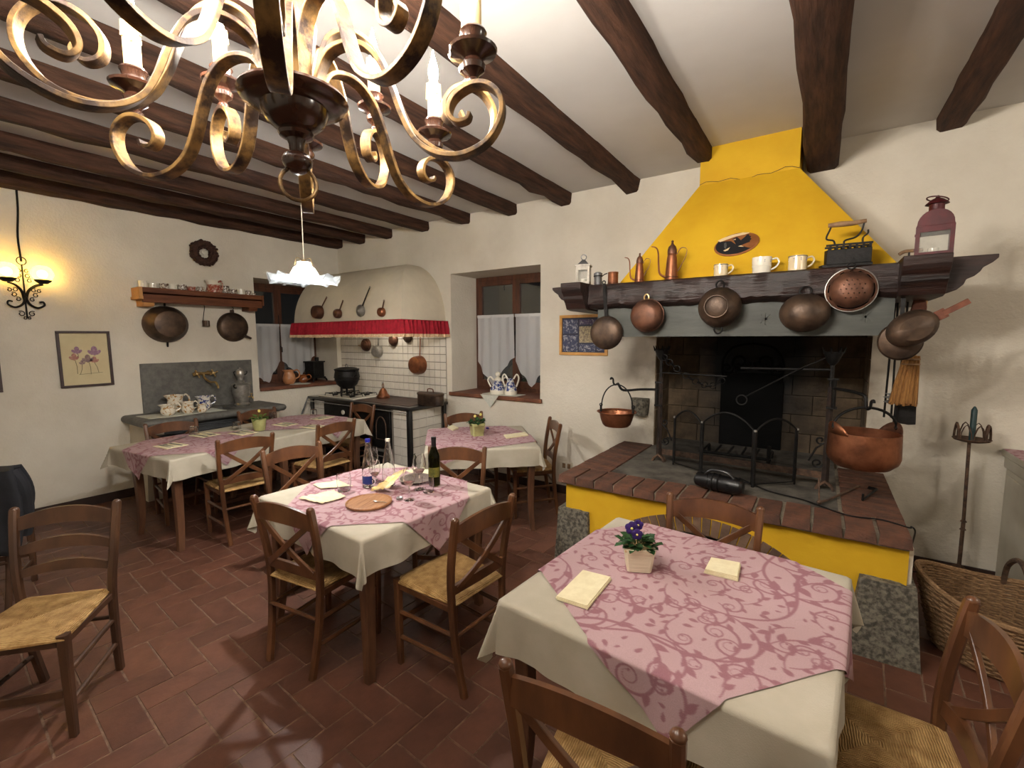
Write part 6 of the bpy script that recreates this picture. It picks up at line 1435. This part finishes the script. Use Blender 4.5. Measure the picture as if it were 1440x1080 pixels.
# ---- table with glasses
def bottle(name, label, p, prof, m, seg=26, cap=None, lab=None):
    r = thing(name, label, 'bottle', p); MB().lathe(prof, seg).build('glass', m, r)
    if cap: MB().lathe([(0, cap[1]), (cap[0], cap[1]), (cap[0], cap[2]), (0, cap[2])], 16).build('cap', cap[3], r)
    if lab:
        a0 = lab[4]; MB().grid([[(lab[0]*math.cos(a), lab[0]*math.sin(a), z) for a in np.linspace(a0-.9, a0+.9, 12)] for z in (lab[1], lab[2])]).build('label', lab[3], r, 60)
    return r
av = math.radians(-40)
bottle('wine_bottle', 'open dark green wine bottle', onT(611, 682), [(0, .0), (.030, 0), (.036, .004), (.037, .02), (.037, .175), (.034, .20), (.020, .232), (.0145, .25), (.014, .285), (.0155, .287), (.0155, .305), (.0125, .306), (.0115, .28), (.017, .235), (.031, .20), (.034, .175), (.034, .02), (0, .014)], bottle_green, lab=None)
wb = [o for o in COL.objects if o.name.startswith('wine_bottle')][0]
MB().lathe([(.0152, .245), (.0152, .286), (.0163, .288), (.0163, .3065), (.0155, .307)], 20).build('capsule', mat('black_capsule', (24, 24, 26), .35), wb); MB().grid([[(.0376*math.cos(a), .0376*math.sin(a), z) for a in np.linspace(av-1.2, av+.9, 14)] for z in (.06, .12)]).build('label', mat('olive_label', (110, 104, 30), .6, col2=(66, 70, 20), scale=40), wb, 60)
water = [(0, 0), (.032, 0), (.038, .006), (.039, .03), (.039, .10), (.034, .16), (.022, .225), (.0145, .27), (.0135, .285)]
bottle('water_bottle', 'clear water bottle with blue cap and blue label', onT(519, 684), water + [(.012, .285), (.020, .225), (.032, .16), (.037, .1), (.037, .03), (0, .006)], clear_glass, cap=(.0155, .282, .302, cap_blue), lab=(.0395, .025, .075, label_blue, math.radians(-60)))
bottle('glass_carafe', 'clear empty glass bottle without label', onT(547, 683), water + [(.012, .285), (.020, .225), (.032, .16), (.037, .1), (.037, .03), (0, .006)], clear_glass, cap=(.0142, .284, .30, porcelain))
def wine_glass(label, p, s=1.):
    r = thing('wine_glass', label, 'glass', p, 0, 'stemmed wine glasses')
    MB().lathe([(0, .0), (.034*s, 0), (.035*s, .002), (.012*s, .005), (.0045*s, .012), (.004*s, .085*s), (.006*s, .092*s), (.022*s, .102*s), (.036*s, .125*s), (.040*s, .150*s), (.036*s, .19*s), (.031*s, .215*s), (.030*s, .215*s), (.035*s, .19*s), (.039*s, .150*s), (.035*s, .126*s), (.021*s, .104*s), (0, .098*s)], 24).build('bowl_and_stem', clear_glass, r)
    MB().lathe([(0, .1045*s), (.018*s, .1065*s), (.030*s, .1200*s), (0, .1202*s)], 20).build('wine_left', mat('rose_wine', (214, 168, 164), .1, Transmission_Weight=.9), r)
wine_glass('wine glass with wine drops beside the dark wine bottle', onT(590, 688), 1.02); wine_glass('wine glass standing between the round board and the wine bottle', onT(576, 703), .88)
wine_glass('tall wine glass behind the blue-capped water bottle', onT(524, 675), 1.0); wine_glass('wine glass close to the blue-capped water bottle on the napkin side', onT(528, 688), .85)
def tumbler(label, p, R=.033, H=.085, up=True, group='tumblers', m=clear_glass):
    r = thing('tumbler', label, 'glass', p, 0, group); b = MB()
    pr = [(R*.8, 0), (R*.86, .002), (R, H*.5), (R*.97, H), (R*.92, H), (R*.95, H*.5), (R*.8, .008)]
    if not up: pr = [(r_, H-z_) for r_, z_ in pr]
    b.lathe([(0, pr[0][1])]+pr+[(0, pr[-1][1])], 22).build('glass_wall', m, r); return r
tumbler('large clear tumbler beside the torn napkins', onT(484, 690), .042, .105); tumbler('clear tumbler next to the wine bottle', onT(602, 692), .036, .095)
def board():
    p = onT(519, 708); r = thing('round_board', 'round wooden serving board with raised rim', 'board', p, .3)
    MB().lathe([(0, 0), (.118, 0), (.124, .004), (.126, .014), (.120, .017), (.114, .010), (0, .009)], 40).build('disc', board_wood, r)
    for k in (-.04, .0, .045): MB().bx(k-.0008, k+.0008, -.105, .105, .009, .0096).build('plank_joint', mat('board_joint', (96, 58, 32), .7), r, 0)
    tag(MB().ball((0, 0, .004), .012, 8, 5, (1.6, .7, .3)).tube([(.01, 0, .004), (.05, .012, .006), (.075, .018, .004)], .002, 5).build('dessert_spoon', steel, loc=p+Vector((.03, .02, .010))), 'small spoon lying on the round board', 'spoon')
board()
p = onT(585, 676); r = thing('dinner_plate', 'grey stoneware plate behind the wine glasses', 'plate', p); MB().lathe([(0, 0), (.06, 0), (.07, .004), (.105, .016), (.107, .019), (.102, .018), (.068, .008), (0, .005)], 36).build('plate', mat('grey_stoneware', (112, 98, 90), .35, col2=(88, 76, 70), scale=14), r); MB().ring((0, 0, .019), .1055, .0018, n=36).build('rim_line', cloth_white, r)
sheet('napkin', 'crumpled napkin on the grey plate', 'napkin', onT(580, 668)+Vector((0, 0, .018)), [(-.06, -.02), (.03, -.03), (.05, .03), (-.04, .03)], napkin_paper, .012, 3)
sheet('napkin', 'cream napkin lying behind the dark wine bottle', 'napkin', onT(597, 664), [(-.06, -.03), (.09, -.03), (.08, .05), (-.05, .05)], napkin_paper, .008, 5)
sheet('bread_wrapper', 'crumpled yellow bread paper leaning by the round board', 'paper', onT(548, 690)+Vector((0, 0, .052)), [(-.10, -.06), (.03, -.07), (.10, .10), (.03, .075)], bread_paper, .018, 8, .35).rotation_euler = (.42, -.25, .35)
sheet('napkin', 'torn white napkin lying towards the long table', 'napkin', onT(463, 682), [(-.08, -.06), (.03, -.08), (.16, .06), (-.02, .07)], napkin_paper, .007, 11, .0)
sheet('napkin', 'opened cream napkin spread beside the round board', 'napkin', onT(457, 699), [(-.10, -.10), (.09, -.09), (.12, .05), (-.03, .09)], napkin_paper, .012, 14, .1)
tag(MB().lathe([(0, 0), (.018, 0), (.019, .012), (.017, .013), (0, .003)], 18).build('bottle_cap', steel, loc=onT(562, 702)), 'small metal bottle cap on the pink overlay by the wine glass', 'cap')
# ---- settings on the long table
def setting(px, py, rz, which, flip=False):
    p = onT(px, py); n_ = thing('napkin', 'cream napkin under the cutlery '+which, 'napkin', p, rz, 'place-setting napkins')
    MB().bx(-.085, .085, -.11, .11, 0, .003).build('fold', napkin_paper, n_, 0); MB().bx(-.083, .084, -.108, .02, .003, .0055).build('fold', napkin_paper, n_, 0)
    for dx, kind in ((-.045, 'fork'), (-.015, 'fork'), (.04, 'knife')):
        c, s = math.cos(rz), math.sin(rz); q = p+Vector((dx*c, dx*s, .0065))
        if kind == 'fork':
            b = MB().bar([(0, -.09, 0), (0, .03, .001)], .009, .003, up=(1, 0, 0)).bar([(0, .03, .001), (0, .055, .003)], .02, .002, up=(1, 0, 0))
            for t in (-.008, -.0027, .0027, .008): b.bar([(t, .055, .003), (t, .09, .002)], .003, .002, up=(1, 0, 0))
            if dx > -.03: b = MB().bar([(0, -.07, 0), (0, .03, .001)], .008, .003, up=(1, 0, 0)).ball((0, .055, .002), .018, 10, 6, (.9, 1.4, .12))
            kind = 'fork' if dx < -.03 else 'spoon'
        else: b = MB().bar([(0, -.095, 0), (0, .0, 0)], .012, .005, up=(1, 0, 0)).bar([(0, 0, 0), (0, .08, 0), (0, .105, 0)], .018, .0015, up=(1, 0, 0))
        o = b.build(kind, steel if kind != 'knife' else zinc, loc=q); o.rotation_euler.z = rz; tag(o, f'steel table {kind} on the napkin {which}', kind, 'cutlery on the long table')
setting(240, 627, math.radians(98), 'at the free end of the long table'); setting(288, 612, math.radians(-80), 'before the chair by the painted jugs')
setting(342, 609, math.radians(98), 'before the celadon pot on the long table'); setting(401, 597, math.radians(-82), 'before the chair by the samovar'); setting(440, 600, math.radians(98), 'at the long table corner facing the window table'); setting(453, 588, math.radians(-170), 'before the chair by the range doors')
for (px, py), lb in (((273, 610), 'before the painted jugs'), ((333, 603), 'between the painted jugs and the celadon pot'), ((383, 588), 'before the samovar'), ((441, 584), 'at the range end')):
    tumbler('upturned clear tumbler on the long table '+lb, onT(px, py), .040, .075, False, 'upturned tumblers on the long table')
for (px, py) in ((262, 613), (337, 605)):
    p = onT(px, py)
for k, (px, py) in enumerate(((250, 618),)):
    p = onT(px, py); o = MB().bar([(0, -.1, .004), (0, .06, .006)], .010, .003, up=(1, 0, 0)).ball((0, .08, .006), .018, 10, 6, (.9, 1.4, .2)).build('spoon', steel, loc=p); o.rotation_euler.z = .6; tag(o, 'loose spoon lying on the pink overlay by an upturned tumbler', 'spoon')

# ================================================================ chandelier
CX, CY = -.957, .587
cl = thing('chandelier', 'large gilded scroll-arm chandelier with candle lamps in two tiers', 'chandelier', (CX, CY, 0))
MB().lathe([(0, 2.036), (.014, 2.038), (.024, 2.046), (.030, 2.056), (.031, 2.064), (.026, 2.074), (.015, 2.080), (.0155, 2.096), (.020, 2.106), (.033, 2.112), (.036, 2.118), (.033, 2.124), (.044, 2.130), (.058, 2.142), (.066, 2.158), (.068, 2.168), (.088, 2.172), (.104, 2.180), (.109, 2.188), (.106, 2.194), (.07, 2.198), (.04, 2.20), (.035, 2.21)], 36).build('turned_hub', chand_wood, cl)
MB().lathe([(.035, 2.21), (.038, 2.26), (.046, 2.30), (.05, 2.34), (.042, 2.37), (.030, 2.40), (.034, 2.46), (.048, 2.52), (.046, 2.56), (.028, 2.60), (.022, 2.66), (.03, 2.69), (.018, 2.71), (0, 2.715)], 30).build('column', chand_red, cl)
MB().ring((.0, 0, 2.015), .036, .0045, (.85, -.52, .1), 26, 7).build('finial_ring', gold, cl)
for k in range(9): MB().ring((0, 0, 2.735+k*.042), .018, .0035, (1, 0, 0) if k % 2 else (0, 1, 0), 12, 5, 1).build('chain_link', iron, cl)
MB().lathe([(.06, ZC), (.055, ZC-.02), (.02, ZC-.035), (.01, ZC-.06), (0, ZC-.06)], 24).build('ceiling_rose', chand_wood, cl)
profA = [(.055, 2.195), (.062, 2.235), (.085, 2.272), (.125, 2.285), (.165, 2.275), (.198, 2.242), (.222, 2.19), (.242, 2.135), (.268, 2.088), (.312, 2.057), (.365, 2.05), (.418, 2.072), (.447, 2.115), (.447, 2.155), (.42, 2.180), (.385, 2.181), (.352, 2.162), (.341, 2.135), (.355, 2.115), (.378, 2.118), (.384, 2.130)]
profB = [(.045, 2.20), (.05, 2.26), (.07, 2.32), (.11, 2.345), (.15, 2.335), (.182, 2.30), (.205, 2.25), (.225, 2.20), (.252, 2.155), (.30, 2.125), (.352, 2.121), (.405, 2.142), (.440, 2.185), (.447, 2.232), (.425, 2.270), (.385, 2.285), (.345, 2.27), (.322, 2.238), (.325, 2.205), (.35, 2.192), (.368, 2.206), (.362, 2.222)]
def arm_meshes(prof, cr, cz):
    pts = catmull([(r, 0, z) for r, z in prof], 5); n = len(pts)
    arm = MB().bar(pts, .030, .0095, up=(0, 1, 0), scale=lambda t: 1 if t < .8 else 1-.25*(t-.8)/.2, ch=.25).mesh('arm', 35); arm.materials.append(gold)
    cup = MB(Matrix.Translation((cr, 0, cz))).lathe([(0, -.006), (.012, -.004), (.013, .004), (.008, .010), (.012, .016), (.022, .024), (.024, .034), (.018, .044), (.026, .050), (.046, .058), (.048, .063), (.040, .068), (.026, .070), (.022, .078), (.024, .090), (.027, .094), (.025, .098), (.02, .099), (0, .099)], 24).mesh('candle_cup', 35); cup.materials.append(chand_wood)
    b = MB(Matrix.Translation((cr, 0, cz))).lathe([(.0165, .097), (.0168, .19), (.013, .195), (.008, .194), (0, .193)], 18)
    for k in range(6):
        a = k*1.05+.3; L = .02+.02*((k*7) % 3)/2; b.tube([(.0165*math.cos(a), .0165*math.sin(a), .193), (.0178*math.cos(a), .0178*math.sin(a), .19-L*.5), (.0178*math.cos(a), .0178*math.sin(a), .19-L)], [.003, .0026, .0036], 6)
    can = b.mesh('candle_sleeve', 40); can.materials.append(candle_cream)
    bu = MB(Matrix.Translation((cr, 0, cz+.194))).lathe([(0, .0), (.007, .002), (.0125, .018), (.0135, .028), (.0115, .043), (.0065, .06), (.003, .072), (.0012, .084), (0, .086)], 12).mesh('flame_bulb', 60); bu.materials.append(bulb_mat)
    return arm, cup, can, bu
for prof, a0, (cr, cz) in ((profA, 25, (.392, 2.186)), (profB, 55, (.385, 2.292))):
    ms = arm_meshes(prof, cr, cz)
    for k in range(6):
        M = Matrix.Rotation(math.radians(a0+60*k), 4, 'Z')
        a = inst(ms[0], 'arm', cl, M)
        for nm, me in zip(('candle_cup', 'candle_sleeve', 'flame_bulb'), ms[1:]): inst(me, nm, a)

# pendant with ruffled glass shade
pp = at(428, 383, 1, 1.80)
pd = thing('pendant_lamp', 'pendant lamp with white dome and ruffled clear glass skirt', 'lamp', (pp.x, pp.y, 0)); z = pp.z-.03
dome_mat = sheer_mat('opal_dome_glass', (240, 244, 246), .97, .75)
MB().lathe([(.090, z-.005), (.086, z+.02), (.066, z+.055), (.045, z+.072), (.042, z+.078), (.042, z+.095), (.038, z+.097)], 36).build('dome', dome_mat, pd, 60)
def ruff(r, zz, a):
    t = (r-.09)/.13; return r*(1+.03*t*math.sin(9*a)), zz+.026*t*math.sin(9*a)+.008*t*math.sin(23*a)
MB().lathe([(.090, z-.004), (.125, z-.012), (.16, z-.016), (.19, z-.018), (.222, z-.018)], 144, mod=ruff).build('ruffled_skirt', shade_glass, pd, 60)
MB().lathe([(.0, z+.115), (.014, z+.112), (.02, z+.10), (.038, z+.097), (.040, z+.092)], 20).build('brass_gallery', brass, pd)
for k in range(3): a = k*2*PI/3+.4; MB().tube(catmull([(.012*math.cos(a), .012*math.sin(a), z+.115), (.05*math.cos(a), .05*math.sin(a), z+.12), (.062*math.cos(a), .062*math.sin(a), z+.075)], 4), .002, 5).build('shade_spring', brass, pd)
MB().tube([(0, 0, z+.11), (0, 0, ZC)], .0032, 6).build('cord', mat('ivory_cord', (206, 196, 176), .8), pd)
MB().lathe([(.045, ZC), (.042, ZC-.02), (.01, ZC-.03), (0, ZC-.03)], 20).build('ceiling_cup', brass, pd)
MB().ball((0, 0, z+.0), .036, 16, 10).build('bulb', pendant_glow, pd, 60); MB().tube([(0, 0, z+.03), (0, 0, z+.11)], .014, 12).build('socket', brass, pd)
